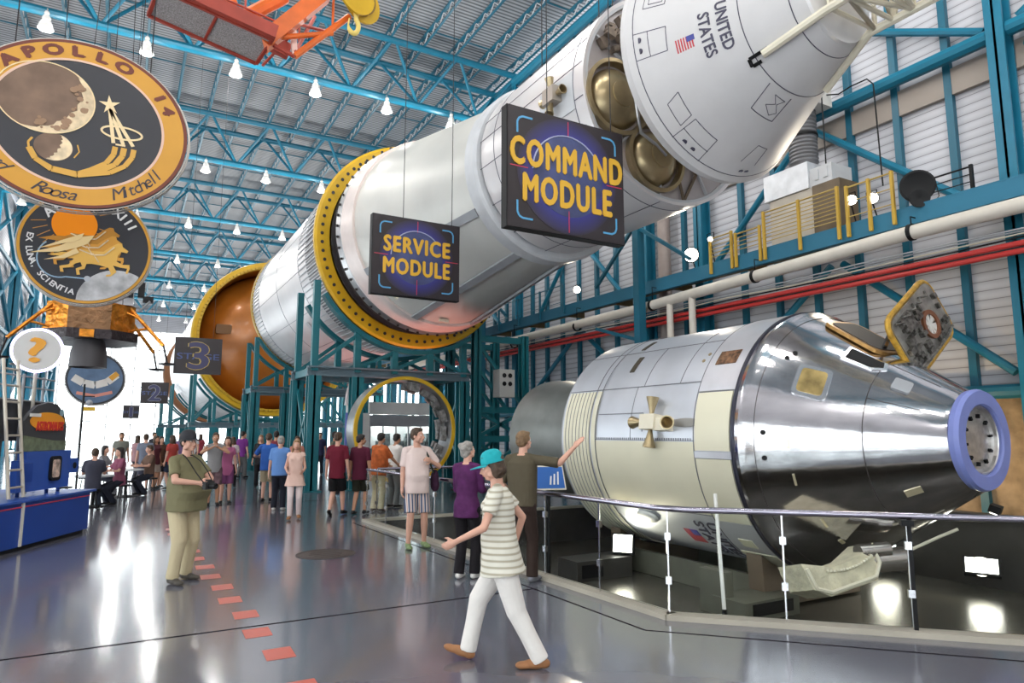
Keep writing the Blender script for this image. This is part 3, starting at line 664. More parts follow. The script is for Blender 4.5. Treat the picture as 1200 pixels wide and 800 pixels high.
for k in range(60):
    a=(rnd.random()-.5)*1.18; b_=(rnd.random()-.5)*.7
    if (a-.17)**2+(b_-.06)**2<.06: continue
    m.box(hp(a,b_,.05),(.03+rnd.random()*.12,.03+rnd.random()*.08,.03+rnd.random()*.07),Matrix((ux,uz,hn)).transposed())
for k in range(5): m.tube([hp(-.6+.2*k,-.36,.06),hp(-.45+.2*k,-.30,.09),hp(-.38+.2*k,-.35,.06)],.018,6)
m.tube([hp(-.62,.33,.07),hp(0,.36,.09),hp(.6,.33,.07)],.025,6); m.box(hp(-.30,-.22,.05),(.26,.2,.08),Matrix((ux,uz,hn)).transposed())
lt=m.build('latch_mechanism',mat('mixed_mechanism_metal',(.22,.21,.19),.35,.8,var=.7,vscale=16),hd,smooth=False); lt['kind']='stuff'
for a_,b_ in ((hp(-.70,-.30,.0),(9.15,5.55,2.95)),(hp(-.70,.30,.0),(9.45,5.45,2.93))): m=MB(); m.bar(a_,V(b_),.05,.05); m.build('hinge_arm',STEEL,hd,smooth=False)
# padded hatch and cylinder hanging under the cone
m=MB(); b0=V((8.0,5.72,.06)); bu=V((.96,-.1,.18)).normalized(); bw=V((.12,.25,.95)); bw=(bw-bu*bw.dot(bu)).normalized(); bn=bu.cross(bw)
m.prism([(-.66,.22),(-.62,-.10),(-.40,-.24),(.42,-.26),(.60,-.10),(.60,.16),(.2,.05),(-.2,.06)],b0,bu,bw,bn,.42); ph=m.build('underside_fairing',mat('cream_fairing',(.66,.60,.44),.6,var=.25,vscale=5,bump=.8,bscale=7),t,smooth=False)
m=MB()
for k in range(16): m.ell(b0+bu*(-.32+.052*k)+bw*(-.02+.06*((k-8)/8)**2)-bn*.23,.02,8,6)
for k in range(16): m.ell(b0+bu*(-.32+.052*k)+bw*(-.02+.06*((k-8)/8)**2)+bn*.23,.02,8,6)
m.tube([b0+bu*x+bw*y-bn*.22 for x,y in ((-.62,.15),(-.58,-.10),(-.38,-.2),(.4,-.22),(.56,-.08),(.55,.1))],.028,6); m.tube([b0+bu*x+bw*y+bn*.22 for x,y in ((-.62,.15),(-.58,-.10),(-.38,-.2),(.4,-.22),(.56,-.08),(.55,.1))],.028,6)
m.build('rim_beading',CREAM,ph)
m=MB(); m.tube([(8.45,5.62,.13),(9.0,5.40,.16)],.15,24); m.build('roller',mat('steel_cylinder',(.6,.55,.5),.25,.9),t); m=MB(); m.tube([(8.35,5.6,.26),(8.75,5.45,.28)],.10,20); m.build('roller',mat('steel_cylinder',(.6,.55,.5),.25,.9),t)
m=MB(); m.tube([(8.98,5.4,.22),(9.35,5.1,.45),(9.5,4.95,.55)],.02,6); m.build('cable',CREAM,t)
# big engine bell behind
m=MB(); lathe_y(m,[(.55,10.96),(.62,11.2),(.95,11.7),(1.22,12.5),(1.36,13.5),(1.38,14.0),(1.34,14.0),(1.18,12.5),(.9,11.7),(.5,11.2)],KX,KZ,64); bell=m.build('engine_bell',mat('grey_green_bell',(.20,.21,.20),.4,.35,var=.12),t)
m=MB(); lathe_y(m,[(1.07,12.0),(1.12,12.04),(1.12,12.1),(1.08,12.12)],KX,KZ,64); m.build('bell_band',DARK,bell)

# ---------------------------------------------------------------- stand, floodlights and struts in the pit
STAND=mat('olive_grey_stand',(.16,.16,.125),.45,.2,var=.2,vscale=2)
t=thing('display_stand','olive-grey metal cradle under the belly of the silver spacecraft','stand',(8.9,8.6,-.75))
m=MB(); m.box((8.45,9.0,-.545),(.1,3.6,.40)); m.box((10.15,9.0,-.545),(.1,3.6,.40)); m.box((9.3,7.2,-.545),(1.8,.1,.40)); m.box((9.3,10.75,-.545),(1.8,.1,.40)); m.build('side_plates',STAND,t,smooth=False)
for y in (7.12,10.35):
    m=MB(); pts=[(KX+r_*math.cos(R(a)),KZ+r_*math.sin(R(a))) for r_,a in [(2.005,a) for a in range(235,306,7)]]; poly=pts+[(KX+1.1,-.72),(KX-1.1,-.72)]
    m.prism(poly,(0,y,0),(1,0,0),(0,0,1),(0,1,0),.28); m.build('saddle',mat('brown_saddle',(.15,.11,.075),.5,var=.15),t,smooth=False)
m=MB(); m.box((7.95,6.95,-.62),(1.1,.6,.26)); m.box((7.5,7.25,-.45),(.14,.5,.6)); m.build('foot_box',STAND,t,smooth=False)
m=MB(); m.box((7.95,6.64,-.6),(.8,.02,.16)); m.build('dark_slot',BLACK,t,smooth=False)
t=thing('control_box','long low dark box standing in the pit at the rear of the spacecraft','box',(7.6,10.1,-.75))
m=MB(); m.box((7.48,10.1,-.58),(1.2,.6,.34)); m.build('casing',PITW,t,smooth=False)
m=MB(); m.box((7.2,9.79,-.58),(.44,.02,.22)); m.build('opening',BLACK,t,smooth=False)
FLOOD=mat('floodlight_glass',(1,1,1),.3,emit=(1,.97,.86),estr=9.)
def flood(name,label,c,d,size=(.44,.24),stand=None):
    c=V(c); t=thing(name,label,'light',c[:],0,'white floodlights in the sunken display'); d=V(d).normalized(); u=V((0,0,1)).cross(d).normalized(); v=d.cross(u); rot=Matrix((u,d,v)).transposed()
    m=MB(); m.box(c,(size[0]+.06,.12,size[1]+.06),rot); m.build('housing',BLACK,t,smooth=False)
    m=MB(); m.box(c+d*.062,(size[0],.02,size[1]),rot); m.build('lens',FLOOD,t,smooth=False)
    m=MB(); m.bar(c-v*.0-d*.03,V(stand) if stand else c-d*.3,.05,.05); m.build('bracket',BLACK,t,smooth=False)
flood('floodlight','bright floodlight low on the dark pit wall, beside the dark railing post',(12.28,7.75,-.38),(-.6,-.55,.5),stand=(12.55,7.85,-.4))
flood('floodlight','bright floodlight low on the dark pit wall, nearest the right edge',(12.28,6.08,-.38),(-.75,-.35,.5),stand=(12.55,6.1,-.4))
flood('floodlight','bright floodlight under the back end of the spacecraft, on the low dark box',(8.05,10.0,-.22),(-.75,-.6,.25),(.34,.30),stand=(8.05,10.05,-.40))
flood('floodlight','small floodlight on top of the dark pit wall near the right edge',(12.5,5.9,.55),(-.1,.3,-.9),(.3,.1),stand=(12.55,5.9,.45))
flood('floodlight','small added floodlight on top of the dark pit wall, behind the spacecraft',(12.55,9.5,.56),(.85,0,.2),(.3,.12),stand=(12.6,9.5,.44))  # hidden lamp added to give the second wall wash a fixture
t=thing('prop_rod','thin white rod with a dark foot leaning up to the lettered belly of the spacecraft','rod',(6.66,6.6,-.75))
m=MB(); m.tube([(6.98,6.62,-.55),(7.34,7.05,.93)],.026,10); m.build('shaft',WHITE,t)
m=MB(); m.lathe([(0,.03),(.09,.03),(.1,0)],(6.97,6.6,-.75),n=16); m.tube([(6.97,6.6,-.75),(6.98,6.62,-.5)],.035,8); m.build('foot',BLACK,t)

# ---------------------------------------------------------------- glass railing along the kerb
t=thing('glass_railing','low glass railing with a dark steel handrail around the sunken spacecraft display','railing',(4.6,8,.05))
RZ=1.04
path=[V((4.39,13.66,0)),V((4.74,5.20,0)),V((6.25,3.70,0)),V((8.88,1.08,0))]
m=MB(); m.tube([p+V((0,0,RZ)) for p in [path[0],path[0].lerp(path[1],.98),path[1].lerp(path[2],.08),path[2],path[3]]],.03,12); m.build('handrail',mat('dark_steel_rail',(.34,.32,.38),.18,1.),t)
def rail_run(p,q,n,last=False,off=0):
    for k in range(n):
        a=p.lerp(q,k/n); b_=p.lerp(q,(k+1)/n); d=(b_-a).normalized()
        m=MB(); m.bar(a+d*.012+V((0,0,.54)),b_-d*.012+V((0,0,.54)),.012,.94); m.build('glass_panel',GLASSC,t,smooth=False)
        m=MB(); m.bar(a+V((0,0,.04)),a+V((0,0,RZ-.02)),.014,.014,up=d); ps=m.build('post',STEEL,t,smooth=False)
        for z in (.36,.78):
            m=MB(); m.bar(a-d*.028+V((0,0,z)),a+d*.028+V((0,0,z)),.045,.07); m.build('clamp',STEEL,ps,smooth=False)
rail_run(path[0],path[1],8); rail_run(path[1],path[2],2); rail_run(path[2],path[3],3)
m=MB(); m.bar(path[2]+V((.012,-.012,.04)),path[2]+V((.012,-.012,RZ-.02)),.035,.035,up=(1,-1,0)); m.box(path[2]+V((0,0,RZ-.06)),(.10,.10,.05),Matrix.Rotation(R(45),3,'Z')); m.build('dark_post',BLACK,t,smooth=False)
t=thing('glass_railing','farther glass railing crossing behind the man in striped shorts, at the pit\'s back edge','railing',(8,13.7,.05))
p0,p1=V((4.62,13.72,0)),V((7.7,13.72,0))
m=MB(); m.tube([p0+V((0,0,RZ)),p1+V((0,0,RZ))],.03,10); m.build('handrail',MATS['dark_steel_rail'],t)
rail_run(p0,p1,3)
# slanted information sign on the rail
t=thing('info_sign','slanted blue information sign behind the railing where a man touches the spacecraft','sign',(5.2,8.05,.0))
c=V((5.16,8.0,1.17)); u=V((.985,-.05,-.02)).normalized(); v=V((.28,.30,.92)); v=(v-u*v.dot(u)).normalized()
m=MB(); m.prism([(-.24,-.17),(.24,-.17),(.24,.17),(-.24,.17)],c,u,v,u.cross(v),.025); m.build('frame',CREAM,t,smooth=False)
m=MB(); m.prism([(-.22,-.15),(.22,-.15),(.22,.15),(-.22,.15)],c+u.cross(v)*.008,u,v,u.cross(v),.02); pn=m.build('face',mat('sign_blue',(.02,.12,.42),.4),t,smooth=False)
m=MB()
for k,x in enumerate((-.02,.04,.10)): m.prism([(x,-.10),(x+.025,-.10),(x+.05,.02+.03*k),(x+.03,.02+.03*k)],c+u.cross(v)*.02,u,v,u.cross(v),.006)
m.build('white_mark',WHITE,pn,smooth=False)
m=MB(); m.tube([(5.16,8.03,-.72),(5.16,8.03,1.08)],.03,8); m.build('stand_pole',BLACK,t)
# ================================================================ hanging signs, emblems, lamps, crane, left-hand exhibits
def cables(name_label,pts,z1,parent,r=.008):
    for p in pts:
        m=MB(); m.tube([p,(p[0],p[1],z1)],r,6,False); m.build('hanging_cable',DARK,parent,smooth=False)
SIGNF=mat('charcoal_sign_face',(.026,.019,.022),.4)
SIGNY=mat('sign_yellow',(.74,.42,.035),.45)
EARTHB=mat('violet_globe',(.06,.075,.19),.45,var=.6,vscale=2.2)
GLOWB=mat('deep_violet_halo',(.045,.035,.17),.45)
CYANL=mat('cyan_line',(.10,.36,.62),.4); REDL=mat('red_line',(.6,.04,.09),.4)
def big_sign(label,x0,x1,z0,z1,y,rows,zr):
    t=thing('hanging_sign',label,'sign',((x0+x1)/2,y,z0)); w=x1-x0;h=z1-z0;cx=(x0+x1)/2;cz=(z0+z1)/2
    m=MB(); m.box((cx,y,cz),(w,.16,h)); m.build('panel',BLACK,t,smooth=False)
    yy=y-.085
    m=MB(); m.box((cx,yy+.0,cz),(w-.02,.01,h-.02)); m.build('face',SIGNF,t,smooth=False)
    fy=yy-.006
    disc=lambda mb,r,yv,n=48,zs=1.: mb.lathe([(0,.002),(r,.002),(r,-.002)],(cx,yv,cz),(0,-1,0),n)
    m=MB(); disc(m,.49*h,fy-.001); m.build('halo',halo_mat('printed_halo',(.035,.04,.36),(.026,.019,.022),h/2,.50*h),t)
    m=MB(); disc(m,.345*h,fy-.004); g=m.build('globe',EARTHB,t)
    m=MB(); rr_=.345*h; m.tube([(cx+rr_*math.cos(R(a)),fy-.007,cz+rr_*math.sin(R(a))) for a in range(35,181,8)],.012,5); m.build('limb_line',mat('pale_violet',(.42,.44,.62),.4),g)
    for sx in(-1,1):
        for sz in(-1,1):
            m=MB()
            px,pz=cx+sx*(w/2-.17),cz+sz*(h/2-.15); L=.26
            pts=[(px-sx*L,fy-.004,pz),(px-sx*.09,fy-.004,pz),(px-sx*.03,fy-.004,pz-sz*.03),(px,fy-.004,pz-sz*.09),(px,fy-.004,pz-sz*L)]
            for a,b_ in zip(pts,pts[1:]): m.bar(a,b_,.03,.006,up=(0,1,0))
            m.build('corner_line',CYANL,t,smooth=False)
    for a,b_ in (((x0+.05,cz),(x0+.35,cz)),((x1-.05,cz),(x1-.35,cz)),((cx,z0+.05),(cx,z0+.38)),((cx,z1-.05),(cx,z1-.3))): m=MB(); m.bar((a[0],fy-.004,a[1]),(b_[0],fy-.004,b_[1]),.014,.006,up=(0,1,0)); m.build('cross_line',REDL,t,smooth=False)
    for (s,ww,hh,zc) in rows: m=MB(); put_text(m,s,(cx+(.0),fy-.012,z0+zc*h),(1,0,0),(0,0,1),fit=(ww*w,hh*h),size=1,bold=.045,extr=.008,spacing=1.16); m.build('lettering',SIGNY,t,smooth=False)
    cables('',[(x0+.35*w,y,z1),(x0+.92*w,y,z1)],zr,t); return t
big_sign('dark hanging sign reading COMMAND MODULE in yellow capitals',4.546,6.688,4.716,6.565,8.2,[('COMMAND',.96,.24,.63),('MODULE',.76,.24,.34)],18.9)
big_sign('dark hanging sign reading SERVICE MODULE in yellow capitals',4.27,6.30,4.67,6.40,13.5,[('SERVICE',.76,.21,.645),('MODULE',.76,.21,.37)],18.9)
def stage_sign(label,num,x0,x1,z0,z1,y,stage=True):
    t=thing('hanging_sign',label,'sign',((x0+x1)/2,y,z0)); cx,cz=(x0+x1)/2,(z0+z1)/2; w=x1-x0;h=z1-z0
    m=MB(); m.box((cx,y,cz),(w,.16,h)); m.build('panel',SIGNF,t,smooth=False)
    m=MB()
    if stage: put_text(m,'STAGE',(cx,y-.085,cz-.02*h),(1,0,0),(0,0,1),fit=(.9*w,.17*h),size=1,bold=.01,extr=.004)
    else: m.bar((x0+.2,y-.085,cz),(x0+.3,y-.085,cz),.02,.01)
    m.build('stage_lettering',mat('dim_blue_letters',(.07,.10,.25),.5),t,smooth=False)
    m=MB(); put_text(m,num,(cx,y-.09,cz),(1,0,0),(0,0,1),fit=((.50 if num!='1' else .25)*w,.8*h),size=1,bold=.05,extr=.003); m.build('number_edge',mat('dull_gold_line',(.50,.36,.10),.5) if num=='3' else mat('grey_number_line',(.34,.34,.36),.5),t,smooth=False)
    m=MB(); put_text(m,num,(cx,y-.098,cz),(1,0,0),(0,0,1),fit=((.46 if num!='1' else .21)*w,.76*h),size=1,bold=.022,extr=.003); m.build('number',mat('number_indigo',(.055,.055,.13),.5),t,smooth=False)
    cables('',[(x0+.2*w,y,z1),(x0+.8*w,y,z1)],16.6,t)
stage_sign('dark hanging sign with a big outlined 3 and STAGE behind it','3',1.45,3.08,3.97,5.34,28.)
stage_sign('small far hanging sign with an outlined 2','2',.72,2.2,3.5,4.77,46.)
stage_sign('tiny farthest hanging sign with a faint 1','1',-.2,1.18,3.1,4.33,75.)

# ---------------------------------------------------------------- round emblems
GOLD=mat('emblem_gold',(.64,.31,.035),.45,var=.08,vscale=1.5); MAROON=mat('emblem_maroon',(.16,.035,.02),.5); EMBK=mat('emblem_charcoal',(.035,.035,.042),.5)
PALE=mat('emblem_pale_gold',(.85,.66,.38),.45); MOONB=mat('moon_brown',(.20,.125,.085),.6,var=.35,vscale=2.5); MOONL=mat('moon_bright',(.80,.62,.40),.6,var=.35,vscale=6); TAIL=mat('tail_gold',(.66,.36,.06),.45)
def emblem(name,label,cx,y,cz,r,zr,sx=1.):
    t=thing(name,label,'emblem',(cx,y,cz-r))
    m=MB(); m.lathe([(0,-.1),(r*.97,-.1),(r,-.06),(r,.06),(r*.985,.075),(0,.075)],(cx,y,cz),(0,-1,0),96); m.build('disc',EMBK if name!='x' else GOLD,t)
    m=MB()
    for rr_,yy in ((1.015,.05),(1.03,-.02),(1.03,-.12)): m.tube([(cx+r*rr_*math.cos(R(a)),y-yy,cz+r*rr_*math.sin(R(a))) for a in range(0,361,6)],.010,5)
    for a in range(0,360,5): m.tube([(cx+r*1.015*math.cos(R(a)),y-.05,cz+r*1.015*math.sin(R(a))),(cx+r*1.03*math.cos(R(a+2)),y+.12,cz+r*1.03*math.sin(R(a+2)))],.007,4,False)
    m.build('wire_rim',mat('pale_wire',(.5,.46,.42),.4,.5),t)
    for s in (-.6,.6):
        m=MB(); m.tube([(cx+s*r,y,cz+.8*r),(cx+s*r,y,zr)],.009,6,False); m.build('hanging_cable',DARK,t)
    def P3(u,v,l): return V((cx+u*r,y-.076-.004*l,cz+v*r))
    def poly(mb,pts,l): mb.prism([(p[0]*r,p[1]*r) for p in pts],(cx,y-.076-.004*l,cz),(1,0,0),(0,0,1),(0,1,0),.004)
    def ring(mb,r0,r1,l): mb.lathe([(r0*r,-.002),(r0*r,.003),(r1*r,.003),(r1*r,-.002)],(cx,y-.076-.004*l,cz),(0,-1,0),96)
    def line(mb,pts,w,l,close=False):
        if close: pts=pts+pts[:1]
        for a,b_ in zip(pts,pts[1:]): mb.bar(P3(*a,l),P3(*b_,l),w*r,.004,up=(0,1,0))
    def arc_text(mb,s,rad,a0,step,size,l,inward=False,**k):
        for i,ch in enumerate(s):
            if ch==' ': continue
            a=R(a0+step*i); o=P3(rad*math.cos(a),rad*math.sin(a),l)
            if inward: v=V((-math.cos(a),0,-math.sin(a))); u=V((-math.sin(a),0,math.cos(a)))
            else: v=V((math.cos(a),0,math.sin(a))); u=V((math.sin(a),0,-math.cos(a)))
            put_text(mb,ch,o,u,v,size=size*r,extr=.002,**k)
    return t,poly,ring,line,arc_text
disc_pts=lambda cx,cy,rx,ry=None,n=40,a0=0,a1=360:[(cx+rx*math.cos(R(a0+(a1-a0)*k/n)),cy+(ry or rx)*math.sin(R(a0+(a1-a0)*k/n))) for k in range(n)]
t,poly,ring,line,atext=emblem('hanging_emblem','large oval gold-banded emblem reading APOLLO 14, topmost of the three emblems',-.91,12.,6.53,1.335,18.9)
ECX,EY,ECZ,ER=-.91,12.,6.53,1.335
m=MB(); ring(m,.765,.965,1); m.build('gold_band',GOLD,t)
m=MB(); ring(m,.965,1.0,1); m.build('maroon_edge',MAROON,t)
m=MB(); ring(m,.75,.775,2); m.build('pale_line',mat('emblem_pink',(.75,.50,.38),.5),t)
MX,MY,MR=-.30,.24,.42
m=MB(); poly(m,disc_pts(MX,MY,MR),1); mo=m.build('moon',MOONB,t,smooth=False)
def cstrip(mb,cx,cy,r,a0,a1,k,l): # lit limb: strip between the edge arc and an arc shifted inwards
    mid=R((a0+a1)/2); q=[]
    for i in range(25):
        a=R(a0+(a1-a0)*i/24); x,y=cx+r*math.cos(a),cy+r*math.sin(a); w=math.sin(PI*i/24)*k*r*(1+.12*math.sin(i*2.3)); q+=[(x,y),(x-math.cos(mid)*w,y-math.sin(mid)*w)]
    for i in range(24):
        vs=[V((ECX+u*ER,EY-.080-.004*l,ECZ+v*ER)) for u,v in (q[2*i],q[2*i+2],q[2*i+3],q[2*i+1])]; mb.add(vs,[(0,1,2,3)])
m=MB(); cstrip(m,MX,MY,MR*.99,-128,68,.36,2); m.build('bright_crescent',MOONL,mo,smooth=False)
m=MB(); rnd=random.Random(5)
for k in range(26):
    a=-100+140*rnd.random(); q=.25+.12*rnd.random(); poly(m,disc_pts(MX+q*math.cos(R(a)),MY+q*math.sin(R(a)),.012+.03*rnd.random(),n=9),3+.1*k)
cr_=m.build('craters',mat('crater_brown',(.33,.20,.12),.6),mo,smooth=False); cr_['kind']='stuff'
m=MB(); line(m,disc_pts(MX,MY,MR,n=48),.012,3,True); m.build('moon_edge',PALE,mo,smooth=False)
m=MB(); poly(m,disc_pts(-.20,-.33,.165),1); ea=m.build('globe',MOONB,t)
m=MB(); cstrip(m,-.20,-.33,.16,-115,75,.7,2); m.build('globe_lit',MOONL,ea,smooth=False)
st=[]
for k in range(10):
    q=(.10,.035)[k%2]; a=R(98+36*k); st.append((.25+q*math.cos(a),.30+q*1.2*math.sin(a)))
m=MB(); poly(m,st,3); m.build('star',PALE,t,smooth=False)
m=MB()
for dx in (.06,.15,.24): line(m,[(.25,.27),(.25+dx,-.16)],.035,2)
line(m,[(.33,-.17),(.42,-.17)],.02,2); m.build('three_rays',PALE,t,smooth=False)
m=MB(); line(m,disc_pts(.38,-.02,.185,.075,32),.022,3,True); m.build('orbit_ring',PALE,t,smooth=False)
m=MB()
for k,(ox,w_) in enumerate(((.33,.05),(.41,.055),(.50,.05))):
    line(m,[(ox,-.2),(ox-.01,-.3),(ox-.07,-.42),(ox-.2,-.53),(.02,-.6-.012*k),(-.2,-.58-.01*k),(-.34,-.50),(-.40,-.38)],w_,2+k)
line(m,[(-.40,-.38),(-.41,-.32),(-.38,-.26)],.02,2); line(m,[(-.02,-.42),(.02,-.34),(0,-.26)],.012,2); m.build('golden_tail',TAIL,t,smooth=False)
for a_ in (('APOLLO',.868,137,-14.2,.17),('1',.868,36,-11,.16),('4',.868,25,-11,.16)):
    m=MB(); atext(m,*a_,3,bold=.085,xs=1.3); m.build('maroon_lettering',MAROON,t,smooth=False)
for a_ in (('Roosa',.865,250,4.8),('Mitchell',.865,296,4.3),('Shepard',.865,196,5.)):
    m=MB(); atext(m,*a_,.19,3,inward=True,shear=.35); m.build('script_lettering',mat('script_ink',(.05,.04,.05),.5),t,smooth=False)

for o in kids(t):
    for q in [o]+kids(o):
        for v in q.data.vertices: v.co.x*=1.13
t,poly,ring,line,atext=emblem('hanging_emblem','round black emblem with orange sun and galloping horses reading EX LUNA SCIENTIA',-.85,15.,5.30,1.09,18.9)
m=MB(); ring(m,.955,1.0,1); m.build('gold_edge',GOLD,t)
m=MB()
for a in range(20,346,13):
    if a in (): continue
    line(m,[(-.22+.40*math.cos(R(a)),.46+.40*math.sin(R(a))),(-.22+.62*math.cos(R(a)),.46+.62*math.sin(R(a)))],.012,1) if (-.22+.62*math.cos(R(a)))**2+(.46+.62*math.sin(R(a)))**2<.86 else None
m.build('sun_rays',mat('ray_orange',(.55,.25,.06),.5),t,smooth=False)
m=MB(); poly(m,disc_pts(-.20,.38,.34),2); m.build('sun',mat('sun_orange',(.95,.27,.0),.45),t)
horse=[(-.75,-.05),(-.55,.02),(-.38,.03),(-.25,.10),(-.08,.09),(.06,.10),(.16,.20),(.27,.28),(.33,.28),(.35,.22),(.44,.16),(.42,.12),(.33,.13),(.28,.05),(.27,-.05),(.36,-.10),(.47,-.09),(.48,-.16),(.45,-.26),(.42,-.25),(.44,-.16),(.34,-.155),(.22,-.13),(.28,-.24),(.20,-.33),(.12,-.34),(.13,-.31),(.2,-.29),(.15,-.18),(.02,-.15),(-.10,-.14),(-.18,-.15),(-.20,-.24),(-.28,-.27),(-.26,-.35),(-.31,-.36),(-.33,-.25),(-.24,-.20),(-.27,-.13),(-.34,-.16),(-.42,-.24),(-.52,-.26),(-.50,-.33),(-.55,-.33),(-.57,-.23),(-.44,-.19),(-.37,-.08),(-.50,-.06)]
for k,(dx,dz,c) in enumerate(((.05,.12,mat('horse_bronze',(.50,.22,.03),.45)),(.10,-.03,mat('horse_orange',(.68,.32,.05),.45)),(.20,-.15,mat('horse_gold',(.80,.46,.10),.45)))):
    m=MB(); poly(m,[(x+dx,z+dz) for x,z in horse],3+k); m.build('horse',c,t,smooth=False)
    m=MB(); line(m,[(-.30+dx,.09+dz),(-.1+dx,.02+dz),(.08+dx,.04+dz),(.22+dx,.2+dz)],.02,6+k); line(m,[(-.1+dx,.05+dz),(.0+dx,-.1+dz)],.014,6+k); m.build('mane_line',MOONL,t,smooth=False)
m=MB(); poly(m,[(x,z-.14) for x,z in ((-.80,-.06),(-.4,.10),(-.12,.30),(.1,.36),(.02,.20),(-.15,.10),(-.4,.0))],8); poly(m,[(x,z-.14) for x,z in ((-.70,.02),(-.35,.22),(-.05,.38),(-.1,.25))],9); poly(m,[(x,z-.14) for x,z in ((-.60,-.16),(-.35,-.06),(-.15,.10),(-.1,.02),(-.3,-.10))],10); m.build('flame_tail',mat('flame_cream',(.85,.62,.30),.45),t,smooth=False)
m=MB(); o=[p for p in disc_pts(.52,-.98,.62,n=60,a0=20,a1=170) if p[0]**2+p[1]**2<.95**2]; aa=[math.degrees(math.atan2(p[1],p[0])) for p in (o[-1],o[0])]; poly(m,o+disc_pts(0,0,.95,n=30,a0=aa[0],a1=aa[1]),2); m.build('moon_limb',mat('moon_grey',(.56,.55,.55),.6,var=.4,vscale=4),t,smooth=False)
m=MB(); line(m,[(-.38+.32*math.cos(R(a)),-.24+.34*math.sin(R(a))) for a in range(130,300,10)]+[(.02,-.56)],.022,2); m.build('blue_arc',mat('pale_blue',(.30,.45,.58),.5),t,smooth=False)
m=MB(); poly(m,disc_pts(.05,-.56,.05,n=16),3); m.build('small_globe',mat('globe_grey',(.5,.52,.55),.5),t,smooth=False)
for q_,in_ in ((('EX',.83,172,5.4,.135),True),(('LUNA,',.83,188.2,5.4,.135),True),(('SCIENTIA',.83,220.6,5.4,.135),True),(('APOLLO',.80,137,-11.5,.22),False),(('XIII',.80,58,-8,.22),False)):
    m=MB(); atext(m,*q_,3,inward=in_,bold=.03); m.build('white_lettering',mat('letter_white',(.78,.76,.74),.5),t,smooth=False)

t,poly,ring,line,atext=emblem('hanging_emblem','lowest and farthest round emblem, blue and white, half hidden below the gold lander',-.88,25.,3.45,.80,16.6)
m=MB(); poly(m,disc_pts(0,0,.93),1); m.build('blue_field',mat('slate_blue',(.10,.16,.26),.5,var=.3),t)
m=MB(); line(m,[(-.75,.05),(-.4,-.16),(.0,-.24),(.4,-.1),(.72,.2)],.28,2); m.build('white_sweep',mat('sweep_white',(.66,.62,.58),.5),t,smooth=False)
m=MB(); line(m,[(-.6,-.55),(0,-.66),(.6,-.5)],.12,2); m.build('pink_band',mat('salmon_band',(.62,.24,.18),.5),t,smooth=False)
m=MB(); line(m,[(.5,.02),(.74,.26)],.2,3); m.build('gold_tip',GOLD,t,smooth=False)

# ---------------------------------------------------------------- hanging gold lander
FOIL=mat('crinkled_gold_foil',(.72,.27,.035),.28,.85,var=.45,vscale=5,bump=1.,bscale=7)
FOILB=mat('crinkled_brown_foil',(.24,.125,.06),.33,.6,var=.35,vscale=3,bump=1.,bscale=6)
BFOIL=mat('black_foil',(.03,.022,.025),.4,.3,var=.5,vscale=5,bump=.8,bscale=8)
LX,LY,LZ=-.95,21.6,4.2
t=thing('lunar_lander','gold and black foil-wrapped lander with splayed legs, hung below the round emblems','spacecraft',(LX,LY,LZ))
def oct_(r,c): return [(c,-r),(r,-c),(r,c),(c,r),(-c,r),(-r,c),(-r,-c),(-c,-r)]
def zprism(mb,poly,x,y,z0,z1): mb.prism(poly,(x,y,(z0+z1)/2),(1,0,0),(0,1,0),(0,0,1),z1-z0)
m=MB(); zprism(m,oct_(1.02,.42),LX,LY,LZ+.25,LZ+1.02); m.build('descent_body',FOIL,t,smooth=False)
m=MB(); m.box((LX-.02,LY-1.06,LZ+.66),(.96,.10,.78)); m.box((LX-.02,LY-1.12,LZ+.52),(.2,.04,.12),Matrix.Rotation(.7,3,'Y')); m.build('brown_panel',FOILB,t,smooth=False)
m=MB(); zprism(m,oct_(1.12,.5),LX,LY,LZ+.02,LZ+.27); m.build('black_base',BFOIL,t,smooth=False)
m=MB(); m.box((LX-.05,LY-1.16,LZ+.14),(.32,.1,.2)); m.build('gold_box',FOIL,t,smooth=False)
m=MB(); m.lathe([(.34,.0),(.42,-.35),(.44,-.75),(.42,-.75),(.32,0)],(LX-.0,LY-.5,LZ+.05),n=32); m.build('engine_bell',mat('dark_bell',(.07,.065,.07),.5,.3),t)
for sx,sy in ((-1,-.55),(1,-.55),(-.9,.8),(.9,.8)):
    m=MB(); a=V((LX+sx*.85,LY+sy*.9,LZ+1.0)); f=V((LX+sx*1.75,LY+sy*1.45,LZ-.05)); m.tube([a,f],.05,8); lg=m.build('leg',FOIL,t)
    m=MB(); m.tube([(LX+sx*.75,LY+sy*.8,LZ+.3),a.lerp(f,.55)],.035,7); m.tube([(LX+sx*.55,LY+sy*1.1,LZ+.95),a.lerp(f,.3)],.035,7); m.build('leg_strut',FOIL,lg)
    m=MB(); m.tube([f,f+V((sx*.12,sy*.05,-.5))],.028,7); m.lathe([(0,0),(.2,.03),(.22,.07),(0,.05)],(f+V((sx*.12,sy*.05,-.55))),n=20); m.build('foot_pad',BFOIL,lg)
m=MB(); m.box((LX+.25,LY-.1,LZ+1.35),(.85,.8,.7)); m.box((LX+.75,LY-.5,LZ+1.25),(.4,.4,.45)); m.ell((LX+.1,LY-.3,LZ+1.55),(.45,.5,.5),18,12); m.build('ascent_cabin',mat('lander_grey',(.40,.40,.42),.45,.2,var=.25,vscale=3),t,smooth=False)
for c_,d_ in (((LX+.82,LY-.74,LZ+1.38),(.22,.06,.28)),((LX+1.12,LY-.5,LZ+1.5),(.16,.2,.42)),((LX+1.3,LY-.5,LZ+1.25),(.26,.2,.16))): m=MB(); m.box(c_,d_); m.build('black_panel',BLACK,t,smooth=False)
